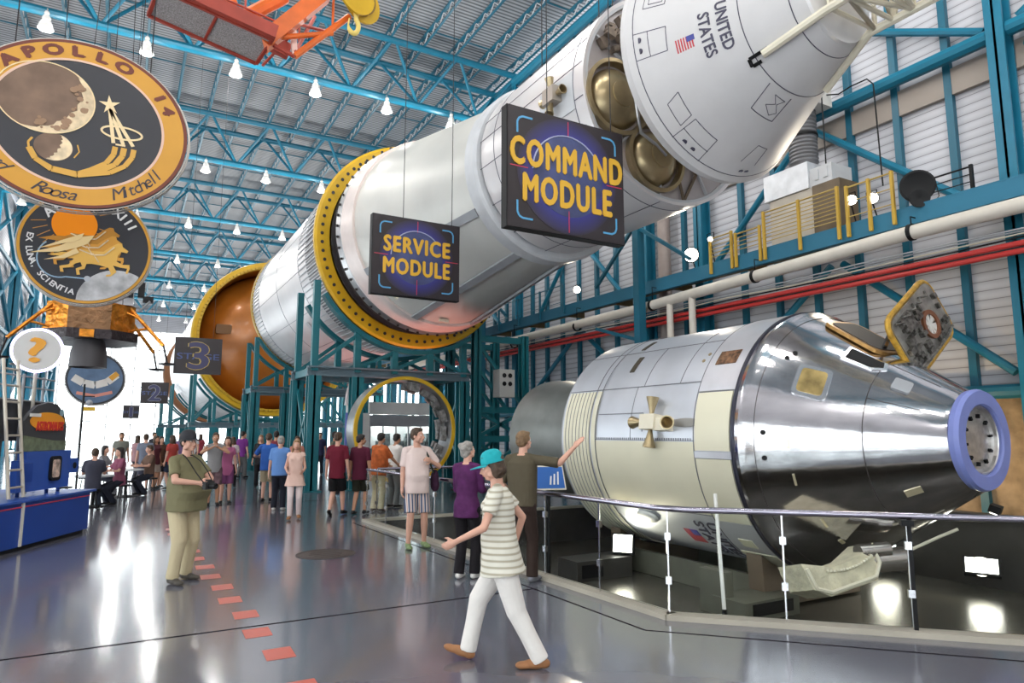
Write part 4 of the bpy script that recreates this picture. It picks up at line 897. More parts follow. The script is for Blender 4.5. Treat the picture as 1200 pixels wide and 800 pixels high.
for a_,b_ in (((LX+1.25,LY-.5,LZ+1.35),(LX+1.45,LY-.5,LZ+1.5)),((LX+1.1,LY-.5,LZ+.9),(LX+1.35,LY-.6,LZ+1.2))): m=MB(); m.tube([a_,b_],.03,6); m.build('thin_strut',GREY,t)
for sx,sy in ((-.7,-.7),(.7,-.7),(0,.8)):
    m=MB(); m.tube([(LX+sx,LY+sy,LZ+1.0),(LX+sx*.5,LY+sy*.5,16.7)],.012,6,False); m.build('hanging_cable',DARK,t)

# ---------------------------------------------------------------- question-mark sign
NEON=mat('violet_neon',(.85,.8,1),.3,emit=(.62,.55,1.),estr=5.)
t=thing('question_sign','round white sign with an orange question mark and glowing violet rim on a pole','sign',(-1.39,14.15,.77))
m=MB(); m.lathe([(0,-.05),(.345,-.05),(.345,.05),(0,.05)],(-1.39,14.15,3.20),(0,-1,0),64); m.build('disc',mat('sign_white',(.60,.58,.56),.5),t)
m=MB(); m.tube([(-1.39+.365*math.cos(R(a)),14.12,3.20+.365*math.sin(R(a))) for a in range(0,361,6)],.022,8); m.build('neon_rim',NEON,t)
m=MB(); put_text(m,'?',(-1.39,14.09,3.2),(1,0,0),(0,0,1),fit=(.25,.44),size=1,bold=.03,extr=.008); m.build('question_mark',mat('sign_orange',(.78,.34,.03),.45),t,smooth=False)
m=MB(); m.tube([(-1.39,14.18,.77),(-1.39,14.18,2.86)],.03,10); m.build('pole',mat('pale_pole',(.5,.46,.40),.4,.4),t)

# ---------------------------------------------------------------- blue exhibit stand on the left
KB=mat('kiosk_blue',(.012,.055,.30),.35,var=.10,vscale=1.5); KB2=mat('kiosk_mid_blue',(.03,.09,.38),.38,var=.1); KTOP=mat('kiosk_top',(.02,.04,.16),.4)
A=V((-1.80,11.75,0)); B_=V((-.46,14.72,0)); D=(B_-A).normalized(); N=V((-D.y,D.x,0))   # N points away from the aisle
def kp(s,n,z): q=A+D*s+N*n; return V((q.x,q.y,z))
LK=(B_-A).length; rotK=Matrix((D,N,V((0,0,1)))).transposed()
t=thing('exhibit_stand','blue exhibit platform with a raised cabin panel and ASTRONAUTS sign board','exhibit',kp(LK/2,1.1,0)[:])
m=MB(); m.box(kp(LK/2,1.2,.40),(LK,2.4,.66),rotK); m.build('platform',KB,t,smooth=False)
m=MB(); m.box(kp(LK/2,1.2,.03),(LK-.1,2.3,.06),rotK); m.build('plinth',BLACK,t,smooth=False)
m=MB(); m.box(kp(LK/2+.05,1.2,.745),(LK+.14,2.5,.035),rotK); m.build('platform_top',KB2,t,smooth=False)
m=MB(); m.box(kp(LK/2,-.004,.66),(LK,.02,.018),rotK); m.build('red_stripe',REDL,t,smooth=False)
m=MB(); m.box(kp(1.28,-.01,.40),(.045,.03,.66),rotK); m.build('pale_strip',mat('pale_strip',(.72,.68,.6),.4),t,smooth=False)
s0,s1=1.75,3.05
m=MB(); m.box(kp((s0+s1)/2,.35,1.16),(s1-s0,.14,.64),rotK); m.box(kp(s0-.12,.32,1.1),(.22,.1,.50),rotK); m.build('cabin_panel',KB2,t,smooth=False)
m=MB(); m.box(kp(s0-.0,.26,1.15),(.26,.04,.30),rotK); m.build('dark_blue_plate',KB,t,smooth=False)
m=MB(); m.rbox(kp(2.55,.26,1.18),(.30,.05,.42),.07,rotK); wf=m.build('window_frame',BLACK,t,smooth=False)
m=MB(); m.rbox(kp(2.53,.232,1.18),(.20,.02,.30),.04,rotK); m.build('window_picture',mat('mottled_picture',(.62,.45,.36),.5,var=.6,vscale=14),wf,smooth=False)
m=MB(); m.rbox(kp(3.2,.33,1.2),(.26,.10,.26),.06,rotK); sb=m.build('side_box',KB2,t,smooth=False)
m=MB(); m.lathe([(0,.0),(.055,0),(.06,-.03)],kp(3.2,.27,1.2),-N,20); m.build('round_port',BLACK,sb)
for s in (1.8,2.6,2.95):
    m=MB(); m.tube([kp(s,.4,.76),kp(s,.4,.86)],.03,8); m.build('foot',KB,t)
arch=[(-.62,0),(.62,0),(.62,.42),(.50,.66),(.28,.80),(.0,.82),(-.3,.76),(-.5,.62),(-.62,.5)]
m=MB(); m.prism(arch,kp(2.42,.42,1.48),D,(0,0,1),N,.06); bd=m.build('sign_board',mat('board_charcoal',(.05,.05,.055),.6),t,smooth=False)
m=MB(); m.prism([(-.62,0),(.62,0),(.62,.16),(.2,.17),(-.25,.22),(-.62,.26)],kp(2.42,.385,1.485),D,(0,0,1),N,.012); m.build('grass_scene',mat('board_grass',(.17,.20,.12),.7,var=.4,vscale=8),bd,smooth=False)
m=MB(); m.prism(disc_pts(.02,.5,.50,.155,30),kp(2.42,.383,1.48),D,(0,0,1),N,.012); m.build('orange_oval',mat('board_orange',(.85,.33,.02),.5),bd,smooth=False)
m=MB(); put_text(m,'ASTRONAUTS',kp(2.50,.372,1.90),D,(0,0,1),fit=(.80,.16),size=1,bold=.03,extr=.006); m.build('red_lettering',mat('board_red',(.62,.04,.03),.5),bd,smooth=False)
m=MB(); m.box(kp(2.05,.372,2.08),(.30,.012,.055),rotK); m.build('white_line',WHITE,bd,smooth=False)
m=MB(); m.prism(disc_pts(.42,.66,.06,n=18),kp(2.42,.383,1.48),D,(0,0,1),N,.012); m.build('globe_picture',mat('globe_teal',(.3,.45,.5),.5),bd,smooth=False)
for c_,d_ in ((kp(.9,1.0,1.4),(1.3,.9,1.25)),(kp(2.2,1.2,2.0),(1.6,.8,.7))): m=MB(); m.box(c_,d_,rotK); m.build('dark_cabin',mat('cabin_dark',(.05,.05,.06),.5,var=.5,vscale=4),t,smooth=False)
m=MB(); m.box(kp(.85,.52,1.62),(.8,.06,.55),rotK); m.build('screen_panel',mat('panel_light_blue',(.10,.18,.52),.4),t,smooth=False)
PIPE=mat('pale_tube',(.50,.45,.38),.4,.4)
for s,n_ in ((.2,.3),(1.1,.5),(2.2,.7),(2.95,.8)):
    m=MB(); m.tube([kp(s,n_,.77),kp(s,n_,2.78)],.022,8); m.build('frame_post',PIPE if s<2 else GREY,t)
for z in (2.35,2.58,2.76): m=MB(); m.tube([kp(-.6,.6,z),kp(3.3,.8,z-.02)],.016,6); m.build('top_rail',GREY,t)
t=thing('ladder','pale metal ladder leaning on the blue exhibit platform','ladder',kp(1.4,.15,.76)[:])
a0,a1=kp(1.02,.06,.80),kp(1.38,.06,.80); b0,b1=kp(1.30,.50,2.95),kp(1.66,.50,2.95)
for p,q in ((a0,b0),(a1,b1)):
    m=MB(); m.tube([p,q],.026,8); m.build('side_rail',PIPE,t)
for k in range(8):
    f=(k+.6)/8.2; m=MB(); m.tube([a0.lerp(b0,f),a1.lerp(b1,f)],.018,8); m.build('rung',PIPE,t)
t=thing('direction_post','thin dark post with a small globe and yellow plate beyond the blue exhibit stand','post',(-.86,18.5,0))
m=MB(); m.tube([(-.86,18.5,0),(-.86,18.5,2.9)],.022,8); m.lathe([(.2,0),(.2,.02),(0,.05)],(-.86,18.5,0),n=20); m.build('pole',BLACK,t)
m=MB(); m.box((-.74,18.5,2.33),(.26,.03,.09)); m.build('yellow_plate',YEL,t,smooth=False); m=MB(); m.ell((-.74,18.5,2.47),.07,14,10); m.build('globe',GREY,t)
m=MB(); m.tube([(-.88,18.5,2.62),(-.64,18.5,2.62)],.014,6); m.tube([(-.88,18.5,2.05),(-.68,18.5,2.05)],.014,6); m.build('cross_arm',BLACK,t)

# ---------------------------------------------------------------- orange crane frame and hook
t=thing('crane_frame','orange and dark red steel lattice frame with grating, hung beside the yellow hook','crane',(1.5,17,10.6))
Y0=15.
def cp(x,z,y=Y0): return V((x,y,z))
g=[V((-.13,15.6,10.72)),V((.02,14.7,10.85)),V((2.28,14.7,10.42)),V((2.1,15.6,10.25))]
m=MB(); n_=(g[1]-g[0]).cross(g[2]-g[0]).normalized(); m.add(g+[p+n_*.03 for p in g],[(0,1,2,3),(7,6,5,4),(0,1,5,4),(1,2,6,5),(2,3,7,6),(3,0,4,7)]); m.build('grating',mat('grey_grating',(.38,.34,.33),.6,.3,var=.5,vscale=40),t,smooth=False)
m=MB()
for a,b_ in zip(g,g[1:]+g[:1]): m.bar(a,b_,.07,.10)
m.bar((g[0]+g[3])/2,(g[1]+g[2])/2,.05,.06); m.build('grating_frame',DKRED,t,smooth=False)
def cbar(name,p,q,w,h,mt,round_=False):
    m=MB(); 
    if round_: m.tube([p,q],w/2,10)
    else: m.bar(p,q,w,h)
    m.build(name,mt,t,smooth=round_)
cbar('main_beam',cp(.05,10.98,14.6),cp(2.35,10.52,14.6),.16,.30,DKRED)
cbar('back_beam',cp(.3,12.0,16.6),cp(3.0,11.3,16.6),.2,.36,DKRED)
cbar('box_boom',cp(2.12,10.40),cp(3.45,12.08),.34,.34,ORANGE)
cbar('round_boom',cp(1.42,10.72,15.2),cp(2.6,11.95,15.4),.32,.32,ORANGE,True)
cbar('round_boom',cp(.80,10.75,15.3),cp(1.55,11.6,15.6),.20,.20,ORANGE,True)
cbar('lower_chord',cp(2.83,10.32),cp(4.05,11.70),.15,.15,ORANGE,True)
cbar('tie_bar',cp(2.15,10.55),cp(3.67,11.15),.12,.12,ORANGE,True)
cbar('tie_bar',cp(2.2,10.5),cp(2.83,10.32),.10,.10,DKRED,True)
cbar('upright',cp(2.83,10.32),cp(2.85,11.2,15.4),.12,.12,mat('pinkish_white_steel',(.7,.5,.45),.4))
cbar('upright',cp(3.67,11.15),cp(3.66,12.4),.06,.06,ORANGE,True)
cbar('diagonal',cp(3.67,11.15),cp(2.9,11.75,16),.08,.08,DKRED,True)
cbar('diagonal',cp(2.83,10.4),cp(3.5,12.2,16.2),.09,.09,DKRED,True)
cbar('diagonal',cp(1.42,10.7),cp(1.15,11.7,15.6),.07,.07,DKRED,True)
cbar('diagonal',cp(1.42,10.7),cp(2.2,11.25,17.4),.07,.07,DKRED,True)
cbar('diagonal',cp(2.5,11.2,17.4),cp(3.3,11.9,15.6),.07,.07,DKRED,True)
cbar('rail',cp(-.05,10.8,15),cp(.2,11.9,15.2),.05,.05,ORANGE,True)
cbar('rail',cp(.05,11.5,15.1),cp(2.4,11.1,15.1),.05,.05,DKRED,True)
for x in (.6,1.9,3.2):
    cbar('hanger',V((x,16.5,11.6)),V((x,16.5,16.62)),.05,.05,DKRED,True)
t=thing('hook_block','yellow crane hook block with a curved hook, beside the orange crane frame','hook',(4.17,14.6,11.3))
m=MB()
for dy in (-.14,.14): m.lathe([(0,-.03),(.50,-.03),(.50,.03),(0,.03)],(4.17+dy*.8,14.6+dy,11.98),(.35,-1,0),40)
m.build('sheave_plates',YEL,t)
m=MB(); m.lathe([(.12,-.10),(.42,-.09),(.36,0),(.42,.09),(.12,.10)],(4.17,14.6,11.98),(.35,-1,0),36); m.build('sheave',mat('dark_sheave',(.22,.13,.02),.5),t)
m=MB(); hk=[(4.11,11.58)]+[(4.05+.12*math.cos(R(a)),11.24+.19*math.sin(R(a))) for a in range(60,-181,-20)]+[(3.95,11.40)]
m.tube([(x,14.6,z) for x,z in hk],[.05]+[.055]*6+[.06]*4+[.05,.03,.02,.015][:len(hk)-11],10); m.tube([(4.11,14.6,11.66),(4.11,14.6,11.52)],.07,10); m.build('hook',mat('pale_yellow_hook',(.72,.55,.14),.4),t)
for dx in (-.35,-.2,.2,.35): m=MB(); m.tube([(4.17+dx,14.6,12.0),(4.17+dx,14.6,16.6)],.012,5,False); m.build('hoist_cable',DARK,t)

# ---------------------------------------------------------------- high-bay lamps
LGLASS=mat('milky_lamp_glass',(.86,.86,.84),.25,trans=.35,emit=(1,.97,.9),estr=.12)
l0=thing('pendant_lamp','x','lamp',(0,0,0),0,'white glass high-bay lamps under the trusses')
m=MB(); m.tube([(0,0,.0),(0,0,.12),(0,.20,.17)],.02,6); m.build('stem',GREY,l0)
m=MB(); m.lathe([(0,.02),(.08,0),(.11,-.08),(.08,-.17),(.12,-.2),(.17,-.30),(.17,-.40),(.12,-.45)],(0,0,0),n=18); m.build('housing',LGLASS,l0)
m=MB(); m.lathe([(.12,-.42),(.20,-.48),(.26,-.62),(.30,-.78),(.31,-.84),(.20,-.90),(0,-.93)],(0,0,0),n=24); m.build('glass_shade',LGLASS,l0)
for c in kids(l0):
    if c.name.split('.')[0]!='stem':
        for v in c.data.vertices: v.co*=.80
lk=[(c,[]) for c in kids(l0)]
first=True; LAMPS=[]
for k,y in enumerate((27.84,39.4,50.9,62.4,73.9,85.4,96.9,16.3,4.8,-6.7,-18.2)):  # the two rows behind the camera are added to brighten the front
    for j in range(7):
        x=12.4-3.15*j; z=16.62
        lab='milky white high-bay lamp, %s from the right under the %s roof truss in view'%(ordinal(j),ordinal(k)) if k<7 else 'milky white lamp above the top edge, %s from the right %s'%(ordinal(j),('over the high capsule','over the camera','added just behind the camera','added well behind the camera')[k-7])
        if first: l0.location=(x,y-.35,z); l0['label']=lab; first=False
        else: dup(l0,(x,y-.35,z),0,lab,children=lk)
        LAMPS.append((x,y-.35,z))
# ================================================================ catwalk, pipes and equipment on the right-hand wall
BEAMB=mat('catwalk_blue',(.03,.17,.27),.45,var=.12,vscale=.6)
t=thing('catwalk','long blue catwalk girder carrying a walkway along the right-hand wall','catwalk',(14.7,26,6.1))
m=MB(); m.bar((14,YN+1,6.29),(14,60,6.29),.03,.40); m.bar((14.06,YN+1,6.47),(14.06,60,6.47),.16,.03); m.bar((14.06,YN+1,6.11),(14.06,60,6.11),.16,.03); m.build('front_girder',BEAMB,t,smooth=False)
m=MB(); m.bar((14.72,YN+1,6.44),(14.72,60,6.44),1.3,.04); m.build('deck',mat('ochre_underside',(.30,.22,.11),.7,var=.3,vscale=3),t,smooth=False)
for k in range(22):
    y=-2+2.9*k
    m=MB(); m.bar((14.05,y,6.3),(15.35,y,6.3),.10,.2); m.build('cross_beam',mat('ochre_beam',(.26,.18,.08),.6),t,smooth=False)
OCHRE=mat('ochre_bar_paint',(.50,.35,.10),.5)
def guard(label,y0,y1,z1=7.42,posts=2,bars=7,x=13.93,short=False,colr=YEL):
    t=thing('guard_rail',label,'railing',(x,(y0+y1)/2,6.5))
    for k in range(posts):
        y=y0+(y1-y0)*k/(posts-1); m=MB(); m.bar((x,y,6.16),(x,y,z1),.06,.07,up=(1,0,0)); m.bar((x-.01,y,6.18),(x-.01,y,6.5),.09,.02,up=(1,0,0)); m.build('post',mat('ochre_post_paint',(.56,.35,.05),.5) if colr is YEL else colr,t,smooth=False)
    for k in range(bars):
        z=6.62+(z1-6.66)*k/(bars-1); m=MB(); m.tube([(x,y0,z),(x,y1,z)],.012 if k<bars-1 else .02,6); m.build('bar',OCHRE if colr is YEL else colr,t)
guard('yellow barred guard rail in front of the tall brown and white unit on the catwalk',9.28,11.36,7.42,3,9)
guard('yellow guard frame around two bright spotlights on the catwalk, nearest the right edge',8.0,9.05,7.35,3,3)
guard('short yellow guard rail on the catwalk beside the glaring round lamp',12.44,13.2,7.2,2,6)
guard('small yellow stepped frame on the catwalk left of the tall unit',11.5,12.3,7.1,2,5)
guard('thin dark guard rail on the catwalk beside the black loudspeaker',6.9,7.95,7.3,2,5,14.9,colr=BLACK)
guard('plain blue guard rail farther along the catwalk beyond the lone spotlight',20.5,34,7.3,9,2,colr=BLUED)
def spot(label,p,r=.10,d=(-.75,-.62,-.2),s=1.,glow=LAMPON):
    p=V(p); d=V(d).normalized(); t=thing('spotlight',label,'light',p[:],0,'spotlights on the catwalk')
    m=MB(); m.lathe([(0,-.26),(r*.55,-.24),(r*.8,-.05),(r*1.15,.03),(r*1.15,.07),(r,.07)],p,d,20); m.build('housing',BLACK,t)
    m=MB(); m.lathe([(0,.065),(r*.98,.055)],p,d,20); m.build('lens',glow,t)
    m=MB(); m.tube([p-d*.1+V((0,0,-.05)),V((p.x+.15,p.y,6.46))],.018,6); m.tube([p-d*.1+V((0,.12,-.02)),p-d*.1+V((0,.12,.18)),p-d*.1+V((0,-.12,.18)),p-d*.1+V((0,-.12,-.02))],.014,5); m.build('yoke',BLACK,t)
    return p,d
SPOTS=[spot('bright spotlight on the catwalk inside the yellow frame, left one of the pair',(14.05,9.02,7.03),.11),
 spot('bright spotlight on the catwalk inside the yellow frame, right one of the pair',(14.05,8.52,6.92),.11),
 spot('glaring round lamp on the catwalk, brightest light on the right-hand wall',(13.95,13.95,6.88),.20),
 spot('lone small spotlight on the catwalk below the COMMAND MODULE sign',(14.05,19.8,6.95),.13),
 spot('small lamp on a yellow bracket at the left end of the short guard rail',(13.95,13.2,7.16),.07)]
m=MB(); SP=V((14.0,7.52,6.86)); d=V((-.8,-.6,-.1)).normalized()
t=thing('loudspeaker','black round loudspeaker with a smaller horn below it on the catwalk edge','speaker',SP[:])
m.lathe([(0,-.3),(.16,-.28),(.33,-.03),(.34,.04),(.30,.05),(.12,-.02),(0,-.02)],SP,d,28); m.build('horn',BLACK,t)
m=MB(); m.lathe([(0,-.2),(.12,-.18),(.19,-.02),(.19,.03),(.16,.03),(0,-.02)],SP+V((-.05,-.06,-.28)),d,22); m.build('small_horn',BLACK,t)
m=MB(); m.tube([SP-d*.2,SP-d*.2+V((.1,0,-.4))],.03,6); m.tube([SP+V((.05,-.34,.02)),SP+V((.1,-.36,-.3)),SP+V((.1,-.2,-.45))],.01,5); m.build('bracket',BLACK,t)
# air handler with the ribbed duct
t=thing('air_handler','silver-white box unit with a brown body and thick ribbed grey duct above, on the catwalk','unit',(15.1,10.7,6.46))
m=MB(); m.box((15.1,11.2,8.28),(.9,1.36,.70)); m.build('white_box',mat('silver_white_panel',(.74,.75,.78),.3,.3,var=.12,vscale=4),t,smooth=False)
m=MB(); m.box((15.1,10.2,8.16),(.8,.62,.48)); [m.box((14.69,y,8.2),(.03,.10,.26)) for y in (10.05,10.3)]; m.build('side_box',LGREY,t,smooth=False)
m=MB(); m.box((15.05,11.1,7.2),(.7,1.3,1.45)); m.build('pale_body',mat('pale_body',(.52,.47,.40),.5,var=.1),t,smooth=False)
m=MB(); m.box((15.0,10.05,7.2),(.7,.75,1.45)); m.build('brown_body',mat('brown_body',(.14,.10,.06),.5,var=.25),t,smooth=False)
m=MB(); prof=[(.30,8.63)]
for k in range(15): prof+=[(.33,8.68+.1*k),(.36,8.72+.1*k)]
prof+=[(.33,10.18)]
m.lathe(prof,(14.95,10.82,0),n=28); m.build('ribbed_duct',mat('ribbed_duct',(.20,.20,.21),.45,.3),t)
m=MB(); m.lathe([(.365,9.40),(.375,9.42),(.375,9.46),(.365,9.48)],(14.95,10.82,0),n=28); m.build('duct_band',BLACK,t)
m=MB(); m.box((14.92,10.72,10.34),(.85,1.05,.46)); m.build('white_cap',mat('off_white_box',(.66,.64,.60),.45),t,smooth=False)
m=MB(); m.lathe([(.25,10.56),(.25,11.6)],(14.95,10.8,0),n=20); m.lathe([(.25,11.6),(0,11.6)],(14.95,10.8,0),n=20); m.build('dark_pipe',DARK,t)
m=MB(); m.tube([(15.15,10.2,10.4),(15.2,9.9,10.3),(15.25,9.6,10.38),(15.3,9.2,10.4),(15.3,9.05,10.2),(15.3,9.0,7.6)],.018,6); m.tube([(14.8,10.1,8.4),(14.8,10.1,11.)],.018,6); m.build('cables',BLACK,t)
# pipes
t=thing('white_pipe','fat off-white pipe slung under the catwalk with two white pipes dropping from it','pipe',(14.1,25,5.7))
PW=mat('off_white_pipe',(.70,.64,.56),.4,var=.06)
m=MB(); m.tube([(13.8,YN+1,5.93),(13.8,8,5.86),(13.8,16,5.63),(13.8,34,5.48),(13.8,58,5.42)],.15,14); m.build('main_run',PW,t)
for y in (14.75,13.85):
    m=MB(); m.tube([(13.8,y,5.66),(13.8,y,0.02)],.10,12); m.build('drop_pipe',PW,t)
for y in (7.6,11.6,15.5,19.5,24):
    m=MB(); m.lathe([(.15,-.04),(.175,-.04),(.175,.04),(.15,.04)],(13.8,y,5.885-.0285*(y-7)),(0,1,0),20); m.tube([(13.8,y,6.04-.0285*(y-7)),(13.8,y,6.2),(13.97,y,6.2)],.015,5); m.build('hanger_clamp',BLACK,t)
for dz,dx,lab in ((0,0,'upper red pipe of the pair below the fat white pipe'),(-.13,.05,'lower red pipe of the pair below the fat white pipe')):
    m=MB(); m.tube([(14.0+dx,YN+1,5.22+dz),(14.0+dx,58,5.22+dz)],.055,10); tag(m.build('hanging_red_pipe',RED),lab,'pipe','red pipes under the catwalk')
cl=['pale thin conduit, topmost','grey thin conduit, second','pale thin conduit, third','dark thin conduit, fourth','pale thin conduit, fifth']
for k in range(5):
    m=MB(); z=5.62-.075*k; pts=[(14.45-.05*k,YN+1+.3*k,z+.1)]+[(14.45-.05*k+.05*math.sin(q*1.7+k),q,z+.025*math.sin(q*.9+k)) for q in range(-5,57,2)]; m.tube(pts,.018,5)
    tag(m.build('hanging_conduit',(LGREY,GREY,CREAM,BLACK,LGREY)[k]),cl[k]+' of the bundle between the white and red pipes','conduit','conduits under the catwalk')
m=MB(); m.bar((14.75,YN+1,5.3),(14.75,58,5.3),.5,.10); tag(m.build('hanging_cable_tray',mat('dark_tray',(.06,.06,.07),.5),smooth=False),'dark cable tray behind the pipe bundle under the catwalk','tray')
for k,y in enumerate((15.7,26.3,37.4)):
    t=thing('catwalk_post','blue steel post with braces holding the catwalk, %s from the camera'%ordinal(k),'column',(13.46,y,0))
    m=MB(); m.bar((13.46,y,.0),(13.46,y,9.2),.26,.26,up=(0,1,0)); m.build('post',BLUED,t,smooth=False)
    for p,q in (((13.46,y-.15,8.0),(13.46,y-2.2,6.6)),((13.46,y+.15,8.2),(13.46,y+2.2,6.6)),((13.46,y+.15,4.6),(13.46,y+2.2,5.2))):
        m=MB(); m.bar(p,q,.10,.10); m.build('brace',BLUED,t,smooth=False)

# ---------------------------------------------------------------- teal cradles holding the stages
def cradle(label,y,zc,rr,xs,zb,colx,gap=2.3,w=.38,aend=329):
    t=thing('stage_cradle',label,'cradle',(RX,y+gap/2,0))
    for f,yy in enumerate((y,y+gap)):
        m=MB(); pts=[(RX+rr*math.cos(R(a)),yy,zc+rr*math.sin(R(a))) for a in range(212,aend,4)]
        for a,b_ in zip(pts,pts[1:]): mid=(V(a)+V(b_))/2; m.bar(a,b_,.34,.14,up=(mid.x-RX,0,mid.z-zc))
        m.build('saddle_arc',TEAL,t,smooth=False)
        m=MB(); m.ibeam((colx[0]-.2,yy,zb),(colx[-1]+.25,yy,zb),.28,.30,.05); m.build('cross_beam',mat('slate_beam',(.10,.15,.18),.45),t,smooth=False)
        for x in xs:
            dz=zc-math.sqrt(max(rr*rr-(x-RX)**2,0.01))
            m=MB(); m.bar((x,yy,zb),(x,yy,dz-.02),.2,.2,up=(0,1,0)); m.build('upper_post',TEAL,t,smooth=False)
        for x,x2 in zip(xs,xs[1:]):
            za=zc-math.sqrt(max(rr*rr-(x-RX)**2,0.01)); zd=zc-math.sqrt(max(rr*rr-(x2-RX)**2,0.01))
            p,q=((x,yy,zb+.15),(x2,yy,zd-.1)) if x<RX-.5 else ((x2,yy,zb+.15),(x,yy,za-.1))
            m=MB(); m.bar(p,q,.12,.12); m.build('brace',TEAL,t,smooth=False)
        for x in (colx if f==0 else [colx[0],colx[-1]]):
            m=MB(); m.ibeam((x,yy,.02),(x,yy,zb-.15),w,w,.06,up=(0,1,0)); m.box((x,yy,.02),(w+.2,w+.2,.04)); m.build('column',TEAL,t,smooth=False)
    for x in (colx[0],colx[-1]):
        m=MB(); m.bar((x,y,zb),(x,y+gap,zb),.2,.22); m.build('side_beam',TEAL,t,smooth=False)
        m=MB(); m.bar((x,y,.5),(x,y+gap,zb-.3),.10,.10); m.bar((x,y+gap,.5),(x,y,zb-.3),.10,.10); m.build('side_brace',TEAL,t,smooth=False)
cradle('teal steel cradle under the yellow bolted ring of the white stage',21.15,8.05,3.62,[5.0,6.35,7.6,8.85,10.1],3.68,[5.0,6.35,10.1],2.3,.38,308)
cradle('teal steel cradle under the white stage\'s rear ring, in front of the orange dome',33.7,8.05,3.52,[5.25,6.65,8.3,9.95,11.3],3.8,[5.25,6.65,9.95,11.3],2.4,.42)
cradle('teal steel cradle under the toothed yellow rim of the huge stage',45.9,7.87,5.25,[3.62,4.8,6.1,8.3,10.5,11.9,13.0],2.25,[3.62,4.8,6.1,8.3,10.5,13.0],2.5,.4)
cradle('teal steel cradle under the far end of the huge stage',66.,7.87,5.15,[3.5,5.2,8.3,11.4,13.1],2.3,[3.5,5.2,8.3,11.4,13.1],2.6,.5)
cradle('farthest teal steel cradle, under the brown-edged rim of the lowest stage',77.,7.87,5.4,[3.2,5.2,8.3,11.4,13.2],2.4,[3.2,5.2,8.3,11.4,13.2],3.,.6)

# ---------------------------------------------------------------- braced tower, box, ring exhibit, storefront
t=thing('braced_tower','teal braced steel tower with a low X-braced base beside the grey engine bell','tower',(12,22,0))
for x in (11.0,13.0):
    for y in (21.9,24.2):
        m=MB(); m.ibeam((x,y,.02),(x,y,5.7 if x<12 else 5.4),.30,.30,.05,up=(0,1,0)); m.build('column',TEAL,t,smooth=False)
for y in (21.9,24.2):
    for z in (1.55,2.6,5.2):
        m=MB(); m.bar((11.,y,z),(13.,y,z),.18,.22); m.build('beam',TEAL,t,smooth=False)
    for p,q in (((11,1.6),(13,2.55)),((13,1.6),(11,2.55)),((11,.1),(13,1.5)),((13,.1),(11,1.5)),((11,5.1),(13,2.7)),((11,4.2),(12.2,2.7))):
        m=MB(); m.bar((p[0],y,p[1]),(q[0],y,q[1]),.12,.12); m.build('brace',TEAL,t,smooth=False)
t=thing('lamp_box','grey-white box with four dark round ports, mounted on the teal braced tower','box',(11.9,21.5,3.05))
m=MB(); m.box((11.95,21.53,3.55),(.62,.5,1.0)); m.build('casing',mat('pale_casing',(.50,.49,.46),.5),t,smooth=False)
for dx in (-.12,.12):
    for dz in (.28,-.02): m=MB(); m.lathe([(0,.03),(.07,.03),(.085,0)],(11.95+dx,21.275,3.55+dz),(0,-1,0),16); m.build('round_port',BLACK,t)
t=thing('ring_exhibit','upright yellow ring with grey equipment inside its band, standing behind the visitors','exhibit',(7.05,18.8,0))
m=MB(); m.lathe([(1.44,-.04),(1.54,-.04),(1.54,.05),(1.44,.05),(1.44,-.04)],(7.05,18.5,1.86),(0,1,0),72); m.build('yellow_flange',YEL,t)
m=MB(); m.lathe([(1.43,.0),(1.50,.0),(1.50,.85),(1.43,.85),(1.43,0)],(7.05,18.5,1.86),(0,1,0),72); m.build('band',DULL,t)
m=MB(); rnd=random.Random(12)
for k in range(38):
    a=-60+150*rnd.random(); rr_=1.34-.12*rnd.random(); p=V((7.05+rr_*math.cos(R(a)),18.6+.6*rnd.random(),1.86+rr_*math.sin(R(a)))); m.box(p,(.12+.14*rnd.random(),.14,.12+.2*rnd.random()),Matrix.Rotation(-R(a),3,'Y'))
eq=m.build('equipment_boxes',mat('mixed_equipment',(.28,.27,.26),.4,.4,var=.6,vscale=9),t,smooth=False); eq['kind']='stuff'
m=MB(); m.box((8.1,18.75,.85),(.26,.2,.22)); m.build('blue_box',CYANL,t,smooth=False)
m=MB(); m.box((7.05,18.9,.16),(1.6,1.1,.32)); m.box((6.3,18.9,.42),(.14,.8,.3)); m.box((7.8,18.9,.42),(.14,.8,.3)); m.build('stand',GREY,t,smooth=False)
t=thing('display_column','tall slim blue, purple and orange column behind the two men in maroon shirts','column',(7.0,24,0))
m=MB(); m.lathe([(.0,.05),(.22,.05),(.18,.3),(.15,2.45),(.13,2.5)],(7.0,24,0),n=20); m.build('blue_shaft',mat('column_blue',(.05,.07,.36),.4,var=.3,vscale=5),t)
m=MB(); m.lathe([(.135,2.45),(.14,2.75),(.13,2.8),(.0,2.8)],(7.0,24,0),n=20); m.build('white_ring',WHITE,t)
m=MB(); m.prism([(-.02,0),(.16,.05),(.17,.5),(.1,.95),(.0,1.05)],(7.0,24,2.55),(1,0,0),(0,0,1),(0,1,0),.12); m.build('orange_fin',mat('fin_orange',(.80,.36,.03),.4),t,smooth=False)
m=MB(); m.lathe([(.14,2.75),(.09,3.2),(0,3.55)],(6.93,24,0),n=16); m.build('white_tip',mat('pale_pink_tip',(.72,.62,.62),.4),t)
t=thing('storefront','glazed shop front under a grey fascia at the back, seen through the yellow ring','storefront',(12.4,32,0))
m=MB(); m.box((12.65,32,2.34),(4.7,.2,.55)); m.build('grey_fascia',GREY,t,smooth=False)
m=MB(); m.box((9.95,32.05,1.35),(.7,.2,2.7)); m.build('white_pier',WHITE,t,smooth=False)
m=MB(); m.box((12.65,32.1,2.95),(4.7,.2,.6)); m.build('white_upper_panel',WHITE,t,smooth=False)
